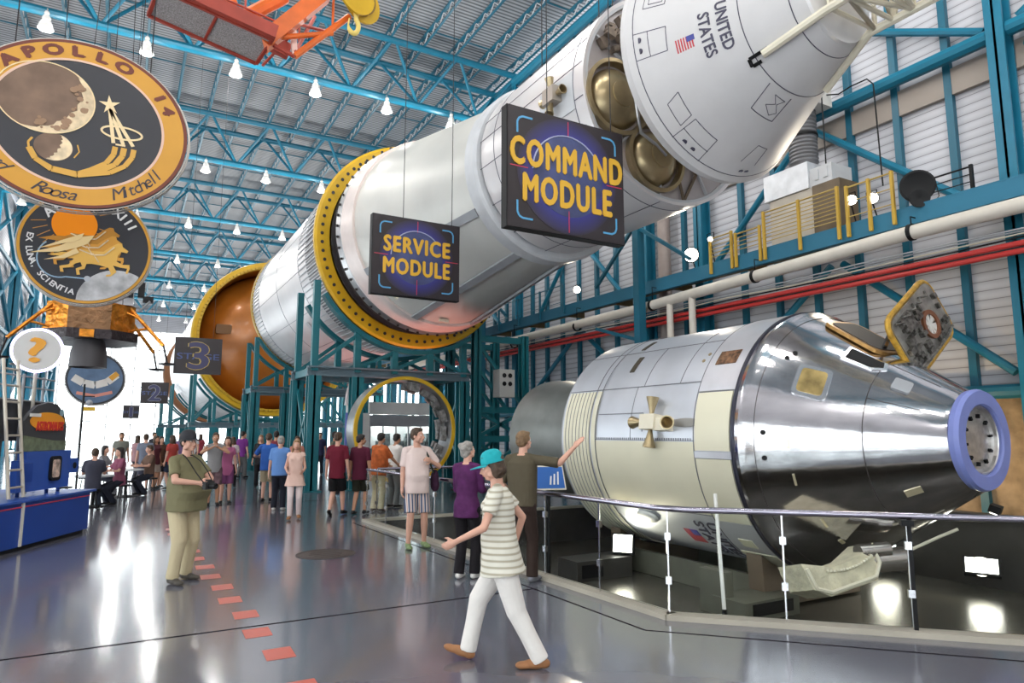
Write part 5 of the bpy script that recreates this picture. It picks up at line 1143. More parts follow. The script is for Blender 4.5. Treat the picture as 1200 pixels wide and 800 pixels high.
for k in range(8):
    m=MB(); m.box((10.35+.655*k,32,1.03),(.06,.08,2.06)); m.build('mullion',LGREY,t,smooth=False)
m=MB(); m.box((12.65,32,1.05),(4.6,.015,2.0)); m.build('glass',GLASSC,t,smooth=False)
m=MB()
for k in range(12): m.box((10.65+.37*k,32.6,.5+.18*(k%3)),(.3,.3,1.0+.36*(k%3)))
gd=m.build('displayed_goods',mat('mixed_goods',(.30,.36,.38),.5,var=.7,vscale=5),t,smooth=False); gd['kind']='stuff'
m=MB(); m.box((12.65,33.2,1.3),(4.6,.1,2.6)); m.build('pale_back_wall',mat('shop_wall',(.55,.60,.62),.6),t,smooth=False)
# cafe tables at the left behind the exhibit stand
for k,(x,y,lab) in enumerate(((-.55,19.6,'nearest to the blue exhibit stand'),(.15,22.2,'middle of the three'),(-.9,24.5,'farthest of the three'))):
    t=thing('cafe_table','round grey cafe table in the bright background at left, '+lab,'table',(x,y,0),0,'cafe tables in the bright background')
    m=MB(); m.lathe([(0,.72),(.42,.72),(.43,.74),(.42,.76),(0,.76)],(x,y,0),n=28); m.build('tabletop',LGREY,t)
    m=MB(); m.lathe([(.26,0),(.26,.02),(.04,.05),(.035,.72)],(x,y,0),n=16); m.build('pedestal',BLACK,t)
    for j,a in enumerate((30,150,270)):
        cx,cy=x+.72*math.cos(R(a)),y+.72*math.sin(R(a))
        c=thing('cafe_stool','black cafe stool at the round grey table '+lab,'stool',(cx,cy,0),0,'black stools at the table '+lab)
        q=MB(); q.lathe([(0,.44),(.17,.44),(.18,.46),(.17,.48),(0,.48)],(cx,cy,0),n=18); q.build('seat',BLACK,c)
        for b_ in (45,135,225,315):
            q=MB(); q.tube([(cx+.10*math.cos(R(b_)),cy+.10*math.sin(R(b_)),.45),(cx+.17*math.cos(R(b_)),cy+.17*math.sin(R(b_)),0)],.013,6); q.build('leg',BLACK,c)

PINKL=mat('added_coral_lens',(1,.4,.3),.3,emit=(1,.34,.25),estr=6.)  # unseen fixtures added to go with the pink uplights
for p_,lab in (((9.2,19.7,.0),'added black floor lamp with a coral lens behind the yellow ring'),((9.0,26.2,.0),'added black floor lamp with a coral lens under the white stage')):
    t=thing('added_uplight',lab,'lamp',p_,0,'added coral floor lamps under the white stage'); p_=V(p_); d=V((-.35,0,1)).normalized()
    m=MB(); m.lathe([(0,0),(.16,0),(.16,.02),(.03,.04),(.03,.14)],p_,n=20); m.lathe([(0,0),(.10,.01),(.12,.22),(.105,.22)],p_+V((0,0,.12)),d,20); m.build('housing',BLACK,t)
    m=MB(); m.lathe([(0,.205),(.105,.205)],p_+V((0,0,.12)),d,20); m.build('lens',PINKL,t)
# ================================================================ visitors
def remesh(mb,vox,iters=4,extra=None):
    me=bpy.data.meshes.new('tmp'); me.from_pydata([tuple(p) for p in mb.v],[],mb.f); me.validate(); me.update()
    o=bpy.data.objects.new('tmp',me); C.objects.link(o)
    r=o.modifiers.new('r','REMESH'); r.mode='VOXEL'; r.voxel_size=vox; r.use_smooth_shade=True
    s=o.modifiers.new('s','SMOOTH'); s.factor=.5; s.iterations=iters
    dg=bpy.context.evaluated_depsgraph_get(); nm=bpy.data.meshes.new_from_object(o.evaluated_get(dg))
    bpy.data.objects.remove(o); bpy.data.meshes.remove(me)
    if extra is not None and extra.v:
        vs=[tuple(v.co) for v in nm.vertices]; fs=[tuple(p.vertices) for p in nm.polygons]; n=len(vs)
        vs+= [tuple(p) for p in extra.v]; fs+=[tuple(i+n for i in f) for f in extra.f]
        bpy.data.meshes.remove(nm); nm=bpy.data.meshes.new('tmp'); nm.from_pydata(vs,[],fs); nm.update()
    nm.polygons.foreach_set('use_smooth',[True]*len(nm.polygons)); return nm
def attach(name,me,m,parent):
    me.materials.clear(); me.materials.append(m); me.name=name
    o=bpy.data.objects.new(name,me); C.objects.link(o); o.parent=parent; WM[o.name]=WM[parent.name]; return o
def ik(s,w,a,b,pole):
    d=w-s; L=min(d.length,(a+b)*.995); d=d.normalized(); w=s+d*L
    x=(a*a-b*b+L*L)/(2*L); h=math.sqrt(max(a*a-x*x,0)); pole=V(pole); pole=(pole-d*pole.dot(d)); pole=pole.normalized() if pole.length>1e-5 else d.orthogonal().normalized()
    return s+d*x+pole*h, w
def cone(mb,p,q,r0,r1,n=12):
    """round-ended tapering limb"""
    p=V(p);q=V(q); mb.tube([p,p.lerp(q,.5),q],[r0,(r0+r1)/2,r1],n); mb.ell(p,r0,n,8); mb.ell(q,r1,n,8)
def loft(mb,rings,T,n=24):
    vs=[];fs=[]
    for (z,rx,ry,yo) in rings:
        for k in range(n):
            a=2*PI*k/n; c,s_=math.cos(a),math.sin(a); e=.82
            vs.append(T@V((rx*math.copysign(abs(c)**e,c),yo+ry*math.copysign(abs(s_)**e,s_),z)))
    m=len(rings)
    for i in range(m-1):
        for k in range(n): fs.append((i*n+k,i*n+(k+1)%n,(i+1)*n+(k+1)%n,(i+1)*n+k))
    fs+=[tuple(range(n-1,-1,-1)),tuple((m-1)*n+k for k in range(n))]; mb.add(vs,fs)
def hand(mb,w,d,nrm,s=1.,curl=.5,side=1,n=8):
    """w wrist, d direction of the hand, nrm palm normal, side: which way the thumb lies"""
    d=V(d).normalized(); nrm=V(nrm); nrm=(nrm-d*nrm.dot(d)).normalized(); t=d.cross(nrm)*side
    rot=Matrix((t,d,nrm)).transposed()
    mb.ell(w+d*.045*s,(.040*s,.056*s,.017*s),14,10,rot); cone(mb,w-d*.01,w+d*.03*s,.024*s,.026*s,10)
    for k,(x,L) in enumerate(((.029,.072),(.0105,.080),(-.009,.075),(-.028,.058))):
        p=w+d*(.082-.006*abs(k-1.3))*s+t*x*s; ang=0; dirn=d.copy(); pts=[p-d*.02*s,p]
        for j,fr in enumerate((.45,.32,.23)):
            ang+=curl*(.55,.9,.7)[j]*(1+.08*k); v=(d*math.cos(ang)+nrm*math.sin(ang)); pts.append(pts[-1]+v*L*fr*s)
        mb.tube(pts,[.0095*s,.0095*s,.0088*s,.008*s,.0068*s],n); mb.ell(pts[-1],.0068*s,n,6)
    p=w+d*.022*s+t*.030*s; v1=(t*.75+d*.65+nrm*.25).normalized(); v2=(t*.25+d*.85+nrm*(.3+.4*curl)).normalized()
    mb.tube([w+d*.02*s,p,p+v1*.036*s,p+v1*.036*s+v2*.03*s],[.016*s,.0135*s,.011*s,.0085*s],n); mb.ell(p+v1*.036*s+v2*.03*s,.0085*s,n,6)

SKIN_=mat('skin_light',(.56,.31,.21),.5,var=.06,vscale=8); SKINP=mat('skin_pinkish',(.60,.33,.24),.5,var=.06,vscale=8); SKINT=mat('skin_tanned',(.44,.22,.13),.5,var=.06,vscale=8)
EYEW=mat('eye_white',(.75,.73,.70),.3); EYED=mat('eye_dark',(.03,.02,.015),.2); LIP=mat('lip_colour',(.46,.17,.13),.45)
def cloth(key,c,**k): return mat(key,c,.8,spec=.2,bump=.35,bscale=9,**k)
HAIRS={k:mat('hair_'+k,c,.55,var=.3,vscale=22,bump=.5,bscale=40) for k,c in dict(brown=(.06,.033,.018),dark=(.018,.012,.010),grey=(.33,.31,.28),blond=(.30,.17,.08),sandy=(.20,.12,.06)).items()}

def person(label,pos,face,H=1.72,sex='m',lod=2,skin=SKIN_,hair='brown',hairlen=0.,shirt=None,sleeve=.55,hem=.46,trouser=None,leglen=1.,shoe=BLACK,
           fat=0.,lean=0.,ankles=None,wrists=None,elbow_pole=None,curls=(.5,.5),head=(0,0),hat=None,foot_pitch=(0,0),palm=None,group=None,skirtw=0.,name='person',legw=1.,sit=False,extra_shirt=None,neck=True,hip_z=None):
    f=V((face[0],face[1],0)).normalized(); rz=math.atan2(-f.x,f.y)
    vox=(.0075,.012,.02)[lod]; S=H/1.75
    t=thing('person',label,'person',(pos[0],pos[1],0),rz,group); W=WM[t.name]; WM[t.name]=ID  # parts are built straight in the figure's own frame
    male=sex=='m'
    hz=(hip_z or .517*H); hipx=.088*S if male else .09*S
    T=Matrix.Translation((0,0,hz))@Matrix.Rotation(-lean,4,'X')
    tl=.845*H-.505*H
    shx=(.172 if male else .146)*S; sh=[T@V((sx*shx,-.01*S,tl-.068*S)) for sx in (-1,1)]
    nb=T@V((0,-.005*S,tl)); hd=T@V((0,.022*S,tl+.155*S))
    HM=Matrix.Translation(hd)@Matrix.Rotation(-lean*.3,4,'X')@Matrix.Rotation(head[0],4,'Z')@Matrix.Rotation(head[1],4,'X')@Matrix.Scale(S if male else S*.96,4)
    ank=[V(a) for a in (ankles or ((-.10*S,0,.075*S),(.10*S,.02*S,.075*S)))]
    hips=[V((sx*hipx,0,hz-.02*S)) for sx in (-1,1)]
    kn=[]
    for i in (0,1):
        k,a=ik(hips[i],ank[i],.235*H,.235*H,(0,1,0)); kn.append(k); ank[i]=a
    wr=[V(w) for w in (wrists or ((-.25*S,.03*S,.475*H),(.25*S,.03*S,.475*H)))]
    ep=elbow_pole or ((-.3,-1,-.1),(.3,-1,-.1)); el=[]
    for i in (0,1):
        e,w=ik(sh[i],wr[i],.172*H,.150*H,ep[i]); el.append(e); wr[i]=w
    # --- body: one continuous surface
    b=MB(); fx=MB()
    P=(.150,.105) if male else (.158,.110); Wt=(.140,.100) if male else (.118,.09); Ch=(.165,.115) if male else (.142,.112)
    fa=fat
    rings=[(-.09,P[0]*.80,P[1]*.8,0),(-.02,P[0]+fa*.1,P[1],0),(.06,P[0]*.98+fa*.3,P[1]+fa*.5,fa*.35),(.16,Wt[0]+fa*.4,Wt[1]+fa*.8,fa*.5),(.27,Wt[0]*1.06+fa*.3,Wt[1]*1.06+fa*.45,fa*.25),(.40,Ch[0],Ch[1],.0),(.475,Ch[0]*.99,Ch[1]*.90,-.005),(.53,Ch[0]*.74,Ch[1]*.68,-.008),(.56,Ch[0]*.52,Ch[1]*.58,-.008),(.59,.062,.06,-.008)]
    rs=[(z*S*(tl/(.595*S)),rx*S,ry*S,yo*S) for z,rx,ry,yo in rings]
    loft(b,rs,T)
    if not male:
        for sx in (-1,1): b.ell(T@V((sx*.062*S,.088*S,tl-.165*S)),(.052*S,.045*S,.05*S),12,8)
    cone(b,nb-V((0,0,.04)),HM@V((0,-.02,-.07)),.058*S,.052*S,14)
    r3=HM.to_3x3(); sc_=S; e3=Matrix(r3); e3=e3.normalized() if hasattr(e3,'normalized') else e3
    def he(c,r): b.ell(HM@V(c),tuple(q*S for q in r),16,12,e3)
    he((0,-.012,.035),(.074,.094,.086)); he((0,.022,-.03),(.060,.070,.080)); he((0,.058,-.090),(.030,.028,.022)); he((0,.074,.026),(.050,.020,.012))
    for sx in (-1,1): he((sx*.036,.056,-.030),(.027,.028,.026)); he((sx*.077,-.008,-.012),(.011,.022,.032)); he((sx*.05,.015,-.065),(.024,.04,.03))
    b.tube([HM@V(q) for q in ((0,.085,.014),(0,.100,-.014),(0,.112,-.032),(0,.092,-.044))],[.009*S,.012*S,.017*S,.012*S],8); he((0,.086,-.062),(.026,.014,.011))
    for i in (0,1):
        sx=(-1,1)[i]
        b.ell(sh[i],(.058*S,.058*S,.056*S),12,8)
        cone(b,sh[i],el[i],(.050 if male else .042)*S,(.040 if male else .034)*S); cone(b,el[i],wr[i],(.041 if male else .034)*S,(.026 if male else .023)*S)
        cone(b,T@V((sx*.055*S,-.01*S,tl-.035*S)),sh[i],.042*S,.052*S)
        d=(wr[i]-el[i]).normalized(); pn=V(palm[i]) if palm else V((-sx*1.,.15,0))
        th=-1 if (d.cross(pn)).dot(V((0,1,.2)))<0 else 1
        hand(b if lod==0 else fx,wr[i],d,pn,S*(1.05 if male else .95),curls[i],th,8 if lod<2 else 6)
        if lod: b.ell(wr[i]+d*.035*S,.022*S,10,8)
        lw=legw
        cone(b,hips[i],kn[i],.088*S*lw,.055*S*lw,14); cone(b,kn[i],kn[i].lerp(ank[i],.35),.054*S*lw,.056*S*lw); cone(b,kn[i].lerp(ank[i],.3),ank[i],.056*S*lw,.034*S)
        fm=Matrix.Translation(ank[i])@Matrix.Rotation(foot_pitch[i],4,'X')@Matrix.Rotation(-sx*.12,4,'Z')
        for c,r in (((0,-.025,-.042),(.034,.045,.033)),((0,.05,-.040),(.036,.09,.034)),((0,.13,-.050),(.042,.065,.024))): b.ell(fm@V(c)*1.,tuple(q*S for q in r),12,8,fm.to_3x3())
    bo=attach('body',remesh(b,vox,3,fx),skin,t)
    # --- face
    if lod<2:
        for sx in (-1,1):
            m=MB(); m.ell(HM@V((sx*.031,.0795,.004)),(.0135*S,.010*S,.009*S),12,8,e3); ey=attach('eye',(lambda q:(q.from_pydata([tuple(p) for p in m.v],[],m.f),q)[1])(bpy.data.meshes.new('eye')),EYEW,t)
            m2=MB(); m2.ell(HM@V((sx*.031,.0875,.004)),(.006*S,.004*S,.006*S),10,6,e3); attach('iris',(lambda q:(q.from_pydata([tuple(p) for p in m2.v],[],m2.f),q)[1])(bpy.data.meshes.new('iris')),EYED,ey)
        m=MB(); m.ell(HM@V((0,.096,-.062)),(.024*S,.008*S,.008*S),12,8,e3); attach('mouth',(lambda q:(q.from_pydata([tuple(p) for p in m.v],[],m.f),q)[1])(bpy.data.meshes.new('mouth')),LIP,t)
    # --- hair
    if hair:
        m=MB(); hh=lambda c,r:m.ell(HM@V(c),tuple(q*S for q in r),16,12,e3)
        hh((0,-.022,.050),(.082,.098,.082)); hh((0,-.055,.0),(.076,.062,.075)); hh((0,.045,.088),(.062,.040,.030))
        for sx in (-1,1): hh((sx*.066,-.015,.025),(.022,.045,.05))
        if hairlen>0:
            for k in range(5):
                z=-.05-hairlen*k/4.; hh((0,-.075+.008*k,z),(.078+.008*k,.045,.05))
                for sx in (-1,1): hh((sx*(.078+.004*k),-.02,z+.02),(.022,.036,.06))
        if hairlen<0:
            for k in range(9):
                a=2*PI*k/9; hh((.05*math.cos(a),-.03+.06*math.sin(a),.075+.02*math.cos(3*a)),(.045,.045,.042))
            hh((0,-.08,-.03),(.07,.04,.05))
        attach('hair',remesh(m,max(vox,.010),2),HAIRS[hair],t)
    if hat:
        m=MB(); hm,col=hat; prof=[(.0,.152),(.035,.149),(.065,.136),(.086,.110),(.097,.07),(.100,.03),(.094,.03),(.09,.07),(0,.13)]
        vs0=len(m.v); m.lathe(prof,(0,0,0),n=28)
        m.v=[tuple(HM@V((x*.92,y*1.08-.012,z))) for x,y,z in m.v]
        cap=m.build('cap',col,None); C.objects.unlink(cap); me=cap.data; org=cap.location.copy()
        for v in me.vertices: v.co+=org
        bpy.data.objects.remove(cap); cp=attach('cap',me,col,t)
        m=MB(); pts=[(.085*math.sin(a),.075+.0*a,0) for a in (0,)]
        n=14; vs=[]; 
        for k in range(n+1):
            a=-1.15+2.3*k/n; inn=V((.092*math.sin(a),.100*math.cos(a)-.012,.032)); out=V((.086*math.sin(a),.100*math.cos(a)+.098*max(0,math.cos(a*1.25)),.012+.012*math.cos(a)))
            for q in (inn,out): vs+=[HM@q,HM@(q-V((0,0,.007)))]
        fs=[]
        for k in range(n):
            o=4*k; p=o+4; fs+=[(o,o+2,p+2,p),(o+1,p+1,p+3,o+3),(o+2,o+3,p+3,p+2),(o,p,p+1,o+1)]
        me=bpy.data.meshes.new('cap_brim'); me.from_pydata([tuple(v) for v in vs],[],fs); me.polygons.foreach_set('use_smooth',[True]*len(me.polygons)); attach('cap_brim',me,hm,cp)
    # --- shirt
    if shirt:
        m=MB(); o=.016+.004*(lod==2)
        srs=[(z,rx*1.03+o,ry*1.04+o,yo) for z,rx,ry,yo in rs if z>.02]
        zlow=hem*H-hz; z0=srs[0]
        low=[(zlow,z0[1]*.98+.006+skirtw,z0[2]*.97+.006+skirtw,z0[3]*.8),(zlow*.5,z0[1]*.995+.004+skirtw*.5,z0[2]*.99+.004+skirtw*.5,z0[3]*.92)]
        srs=low+srs[:-1]+[(srs[-1][0]-.02*S,.070*S,.068*S,-.008)]
        loft(m,srs,T)
        for i in (0,1):
            sx=(-1,1)[i]
            m.ell(sh[i],(.060*S,.064*S,.060*S),12,8); cone(m,T@V((sx*.05*S,-.012*S,tl-.033*S)),sh[i],.048*S,.058*S)
            if sleeve<=1:
                e=sh[i].lerp(el[i],sleeve); m.tube([sh[i],sh[i].lerp(e,.5),e],[.060*S,.062*S,.064*S],14)
            else:
                cone(m,sh[i],el[i],.06*S,.052*S); e=el[i].lerp(wr[i],min(1,(sleeve-1))); m.tube([el[i],e],[.052*S,.042*S],12)
            if not male: m.ell(T@V((sx*.062*S,.094*S,tl-.165*S)),(.058*S,.050*S,.055*S),12,8)
        attach('shirt',remesh(m,max(vox,.009),4),shirt,t)
    # --- trousers or shorts
    if trouser:
        m=MB(); o=.012
        top=.10*S if hem<.5 else .12*S
        loft(m,[(-.13*S,P[0]*S*.80,P[1]*S*.85,0),(-.08*S,P[0]*S*1.0+o,P[1]*S*1.02+o,0),(-.01*S,P[0]*S*1.03+o,P[1]*S*1.04+o,0),(.035*S,P[0]*S*.98+fa*.15,P[1]*S*.98+fa*.25,fa*.15*S)],Matrix.Translation((0,0,hz)))
        for i in (0,1):
            k2=kn[i]; a2=ank[i]+V((0,-.005,-.015))
            if leglen>=.55:
                e=k2.lerp(a2,min(1,(leglen-.5)*2)); r1=.077*S*legw; r2=(.072 if legw>=1 else .052)*S
                cone(m,hips[i],k2,.100*S*legw,.076*S*legw,14); m.ell(k2,.074*S*legw,12,8); m.tube([k2,k2.lerp(e,.5),e],[.073*S*legw,(.071 if legw>=1 else .062)*S,r2],14)
            else:
                e=hips[i].lerp(k2,leglen*2); m.tube([hips[i],hips[i].lerp(e,.5),e],[.104*S,.100*S,.098*S],14); m.ell(hips[i],.1*S,12,8)
        attach('trousers' if leglen>=.55 else 'shorts',remesh(m,max(vox,.009),4),trouser,t)
    # --- shoes
    for i in (0,1):
        sx=(-1,1)[i]; fm=Matrix.Translation(ank[i])@Matrix.Rotation(foot_pitch[i],4,'X')@Matrix.Rotation(-sx*.12,4,'Z')
        m=MB()
        for c,r in (((0,-.030,-.035),(.042,.052,.040)),((0,.05,-.042),(.044,.10,.040)),((0,.135,-.050),(.050,.070,.030)),((0,-.01,-.01),(.042,.045,.03))): m.ell(fm@(V(c)*S),tuple(q*S for q in r),14,10,fm.to_3x3())
        if foot_pitch[i]==0: m.v=[(x,y,max(z,.004)) for x,y,z in m.v]
        attach('shoe',remesh(m,max(vox*.9,.008),2),shoe,t)
    WM[t.name]=W
    t['_fig']=0; del t['_fig']
    return t,dict(T=T,HM=HM,wr=wr,el=el,sh=sh,W=W,S=S,hd=hd,ank=ank)

CR=V((.868,-.496,0)); CF=V((.496,.868,0))
def facing(r,f): return (CR*r+CF*f)[:2]
stripes=ramp_mat('cream_striped_shirt','Z',6.6,[(0,(.40,.36,.27)),(.22,(.46,.42,.32)),(.36,(.66,.63,.54)),(1,(.70,.67,.58))],.85,noise=.08,nscale=6)
plaid=ramp_mat('striped_plaid_shorts','X',6.,[(0,(.05,.07,.14)),(.35,(.10,.14,.24)),(.5,(.62,.58,.55)),(.8,(.66,.60,.56)),(1,(.42,.22,.18))],.85)
# 1 woman striding in the foreground
tw,pw=person('woman in a teal cap, cream striped top and white trousers striding past the railing',(2.70,4.87),facing(-1,.12),1.665,'f',0,SKINP,'brown',.02,shirt=stripes,sleeve=.6,hem=.415,trouser=cloth('white_trousers',(.74,.70,.66)),shoe=mat('tan_sandal',(.30,.13,.05),.6),fat=.05,lean=.10,legw=1.12,
   ankles=((-.08,-.30,.072),(.08,.30,.085)),wrists=((-.26,.34,.96),(.22,-.06,.86)),curls=(.6,.6),head=(.12,-.22),hat=(mat('teal_brim',(.01,.30,.34),.7),mat('teal_cap',(.0,.33,.37),.7,bump=.3,bscale=20)),foot_pitch=(-.0,.28),elbow_pole=((-.4,-1,-.1),(.3,-1,-.2)),skirtw=.032,hip_z=.815)
# 2 man with cap and camera on the left
mm,pm=person('man in a black cap and olive shirt holding a camera, beside the red floor squares',(.70,9.40),facing(.93,-.40),1.775,'m',0,SKINP,'dark',0,shirt=cloth('olive_shirt',(.17,.155,.085)),sleeve=.75,hem=.475,trouser=cloth('khaki_trousers',(.50,.42,.27)),shoe=mat('brown_black_shoe',(.06,.05,.04),.6),fat=.16,legw=1.15,
   ankles=((-.13,-.04,.08),(.15,.06,.08)),wrists=((-.03,.37,1.19),(.10,.35,1.19)),curls=(.85,.95),palm=((.6,-.5,-.2),(-.6,-.5,-.2)),head=(.0,.04),hat=(mat('cap_black',(.015,.015,.02),.7),mat('cap_black',(.015,.015,.02),.7)),elbow_pole=((-1,-.3,-.5),(1,-.3,-.5)))
Wm=pm['W']; cpos=Wm@V((.035,.43,1.16))
tc=thing('handheld_camera','black camera with a neck strap, held by the man in the black cap','camera',cpos[:],math.atan2(-facing(.93,-.40)[0],facing(.93,-.40)[1]))
Lc=WM[tc.name]; X=lambda v:Lc@V(v)
m=MB(); r3=Lc.to_3x3(); m.box(X((0,0,0)),(.13,.06,.09),r3); m.box(X((0,0,.055)),(.05,.05,.03),r3); m.build('camera_body',RUBBER,tc,smooth=False)
m=MB(); m.lathe([(0,-.02),(.036,-.02),(.038,.09),(.03,.10),(0,.085)],X((.0,.03,-.005)),r3@V((0,1,0)),20); m.build('lens_barrel',BLACK,tc)
m=MB()
for sx in (-1,1): m.tube([X((sx*.065,0,.03)),X((sx*.09,-.12,.16)),X((sx*.085,-.24,.28)),X((sx*.065,-.34,.345)),X((sx*.03,-.42,.36))],.007,6)
m.build('neck_strap',BLACK,tc)
# 3 man reaching out, 4 woman in purple
person('man in a dark olive T-shirt seen from behind, arm stretched out toward the silver spacecraft',(4.30,7.30),facing(.45,1),1.79,'m',0,SKINP,'sandy',0,shirt=cloth('dark_olive_tee',(.085,.07,.045)),sleeve=.95,hem=.50,trouser=cloth('dark_brown_trousers',(.035,.022,.018)),shoe=mat('grey_shoe',(.16,.16,.18),.6),fat=.04,lean=.08,
   wrists=((-.24,.22,1.02),(.64,.16,1.62)),elbow_pole=((-.4,-1,-.1),(.1,-.3,-1)),curls=(.5,.12),palm=((1,.2,0),(0,.6,-.8)),head=(-.25,.12),ankles=((-.11,-.12,.08),(.12,.05,.08)))
person('grey-haired woman in a purple cardigan and black trousers, behind the striding woman',(3.80,7.80),facing(.35,1),1.655,'f',0,SKINP,'grey',-1,shirt=cloth('purple_cardigan',(.085,.02,.085),var=.3,vscale=9),sleeve=1.9,hem=.45,trouser=cloth('black_trousers',(.012,.010,.012)),shoe=mat('white_shoe',(.6,.58,.55),.5),wrists=((-.10,.30,1.06),(.12,.30,1.05)),curls=(.7,.7),head=(-.45,.28),ankles=((-.09,-.02,.075),(.09,.05,.075)))
# 5 man in striped shorts
mp,pp=person('man in a pale pink shirt and striped shorts standing at the glass railing',(4.12,10.30),facing(.42,-.95),1.84,'m',0,SKINP,'brown',0,shirt=cloth('pale_pink_shirt',(.70,.56,.52)),sleeve=.8,hem=.455,trouser=plaid,leglen=.47,shoe=mat('green_sneaker',(.20,.28,.12),.6,var=.5,vscale=30),fat=.06,
   wrists=((-.17,.20,1.34),(.24,.02,.90)),elbow_pole=((-.8,-.6,-.5),(.3,-1,-.1)),curls=(.9,.5),palm=((.8,-.6,0),(-1,.3,0)),head=(.75,.05),ankles=((-.14,0,.08),(.14,.08,.08)))
Wp=pp['W']; q=lambda v:Wp@V(v)
tb=thing('shoulder_bag','dark purple shoulder bag on a strap hanging beside the man in striped shorts','bag',q((-.25,.03,1.02))[:])
m=MB(); m.tube([q((-.14,-.12,1.36)),q((-.13,-.01,1.525)),q((-.15,.13,1.42)),q((-.19,.16,1.26)),q((-.25,.10,1.16))],.016,8); m.build('strap',mat('dark_green_strap',(.02,.03,.022),.7),tb)
m=MB(); m.ell(q((-.29,.04,1.04)),(.06,.13,.17),16,12,Wp.to_3x3()); m.ell(q((-.295,.04,.96)),(.065,.14,.11),16,12,Wp.to_3x3()); mb_=remesh(m,.012,2)
for v in mb_.vertices: v.co=WM[tb.name].inverted()@v.co
attach('pouch',mb_,cloth('dark_purple_bag',(.035,.012,.03)),tb)
# mid-distance visitors
G='visitors in the middle distance'
def walker(a): return ((-.09,-.18*a,.09),(.09,.20*a,.085))
maroon=cloth('maroon_tee',(.13,.012,.025)); maroon2=cloth('dark_maroon_tee',(.075,.010,.025)); blk=cloth('black_shorts',(.010,.010,.011))
person('man in a maroon T-shirt and black shorts, left of the pair in maroon',(4.12,14.95),facing(.05,1),1.77,'m',1,SKINP,'brown',0,shirt=maroon,sleeve=.8,hem=.45,trouser=blk,leglen=.45,ankles=((-.09,-.18,.125),(.09,.20,.080)),foot_pitch=(-.35,0),head=(-.2,0),fat=.03)
person('man in a dark maroon T-shirt looking right, right of the pair in maroon',(4.60,14.85),facing(.2,1),1.72,'m',1,SKINT,'dark',0,shirt=maroon2,sleeve=.8,hem=.44,trouser=cloth('dark_olive_shorts',(.02,.02,.013)),leglen=.45,ankles=walker(.5),head=(-.9,0),fat=.03)
person('man in an orange-red patterned shirt and khaki trousers, seen from behind',(5.14,15.25),facing(.5,.9),1.76,'m',1,SKINT,'dark',0,shirt=cloth('orange_shirt',(.50,.12,.035),var=.4,vscale=9),sleeve=.9,hem=.46,trouser=cloth('khaki_trousers',(.50,.42,.27)),shoe=mat('brown_shoe',(.08,.05,.03),.6),fat=.09,lean=.12,wrists=((-.10,.45,1.05),(.22,.45,1.05)))
person('man in a white shirt partly hidden behind the man in the orange-red shirt',(5.75,15.9),facing(.6,.8),1.74,'m',1,SKINT,'dark',0,shirt=cloth('white_shirt',(.68,.64,.60)),sleeve=.9,hem=.46,trouser=cloth('grey_trousers',(.12,.12,.12)),lean=.12,wrists=((-.10,.42,1.05),(.20,.45,1.05)))
person('fair-haired woman in a pale pink blouse and white trousers walking toward the camera',(3.20,14.80),(-.22,-1),1.62,'f',1,SKINP,'blond',.22,shirt=cloth('pale_pink_blouse',(.74,.50,.42)),sleeve=.15,hem=.42,trouser=cloth('pinkish_white_trousers',(.72,.60,.58)),legw=.9,skirtw=.05,shoe=mat('tan_sandal',(.30,.13,.05),.6),wrists=((-.14,.24,.98),(.16,.24,.98)),ankles=walker(.5))
person('grey-haired person in a light blue polo shirt and dark trousers, behind the woman in pink',(3.22,16.6),facing(-.2,1),1.68,'m',1,SKINP,'grey',0,shirt=cloth('light_blue_polo',(.13,.26,.56)),sleeve=.8,hem=.47,trouser=cloth('dark_navy_trousers',(.018,.02,.03)),shoe=mat('white_shoe',(.6,.58,.55),.5),fat=.06,lean=.04)
person('man in a royal blue T-shirt and khaki shorts, seen from behind',(3.36,18.9),facing(-.1,1),1.74,'m',1,SKINP,'brown',0,shirt=cloth('royal_blue_tee',(.03,.10,.36)),sleeve=.85,hem=.46,trouser=cloth('khaki_shorts',(.32,.26,.17)),leglen=.46,fat=.08,wrists=((-.30,.25,1.15),(.30,.25,1.12)))
person('man in a grey-green shirt and white shorts in side view, between two teal columns',(5.55,20.5),facing(1,-.1),1.78,'m',1,SKINT,'dark',0,shirt=cloth('grey_green_shirt',(.12,.13,.10)),sleeve=.8,hem=.46,trouser=cloth('white_shorts',(.62,.60,.58)),leglen=.47)
person('man in a grey top raising both hands to his face, behind the black-capped man',(2.02,18.5),(-.1,-1),1.76,'m',1,SKINT,'brown',0,shirt=cloth('grey_tank',(.24,.23,.23)),sleeve=.2,hem=.46,trouser=cloth('plaid_brown_shorts',(.15,.09,.10),var=.5,vscale=9),leglen=.47,wrists=((-.07,.22,1.42),(.08,.22,1.42)),curls=(.9,.9),elbow_pole=((-1,.2,-.6),(1,.2,-.6)))
person('person in a pink and purple outfit standing close behind the man with raised hands',(2.35,18.9),(-.05,-1),1.66,'f',1,SKINP,'brown',.1,shirt=cloth('pink_purple_top',(.38,.11,.22)),sleeve=.5,hem=.42,trouser=cloth('plum_shorts',(.16,.05,.13)),leglen=.46)
person('woman in a white patterned top and black leggings walking',(3.12,23.8),facing(-.3,1),1.62,'f',1,SKINT,'brown',.08,shirt=cloth('white_pattern_top',(.55,.45,.46),var=.4,vscale=12),sleeve=.7,hem=.47,trouser=cloth('black_leggings',(.012,.012,.015)),legw=.85,ankles=walker(.8))
person('man in a purple shirt and grey trousers, farther back between the teal columns',(4.12,28.8),facing(.2,1),1.80,'m',2,SKINP,'dark',0,shirt=cloth('violet_shirt',(.16,.03,.20)),sleeve=.8,hem=.46,trouser=cloth('grey_trousers',(.12,.12,.12)),ankles=walker(.6))
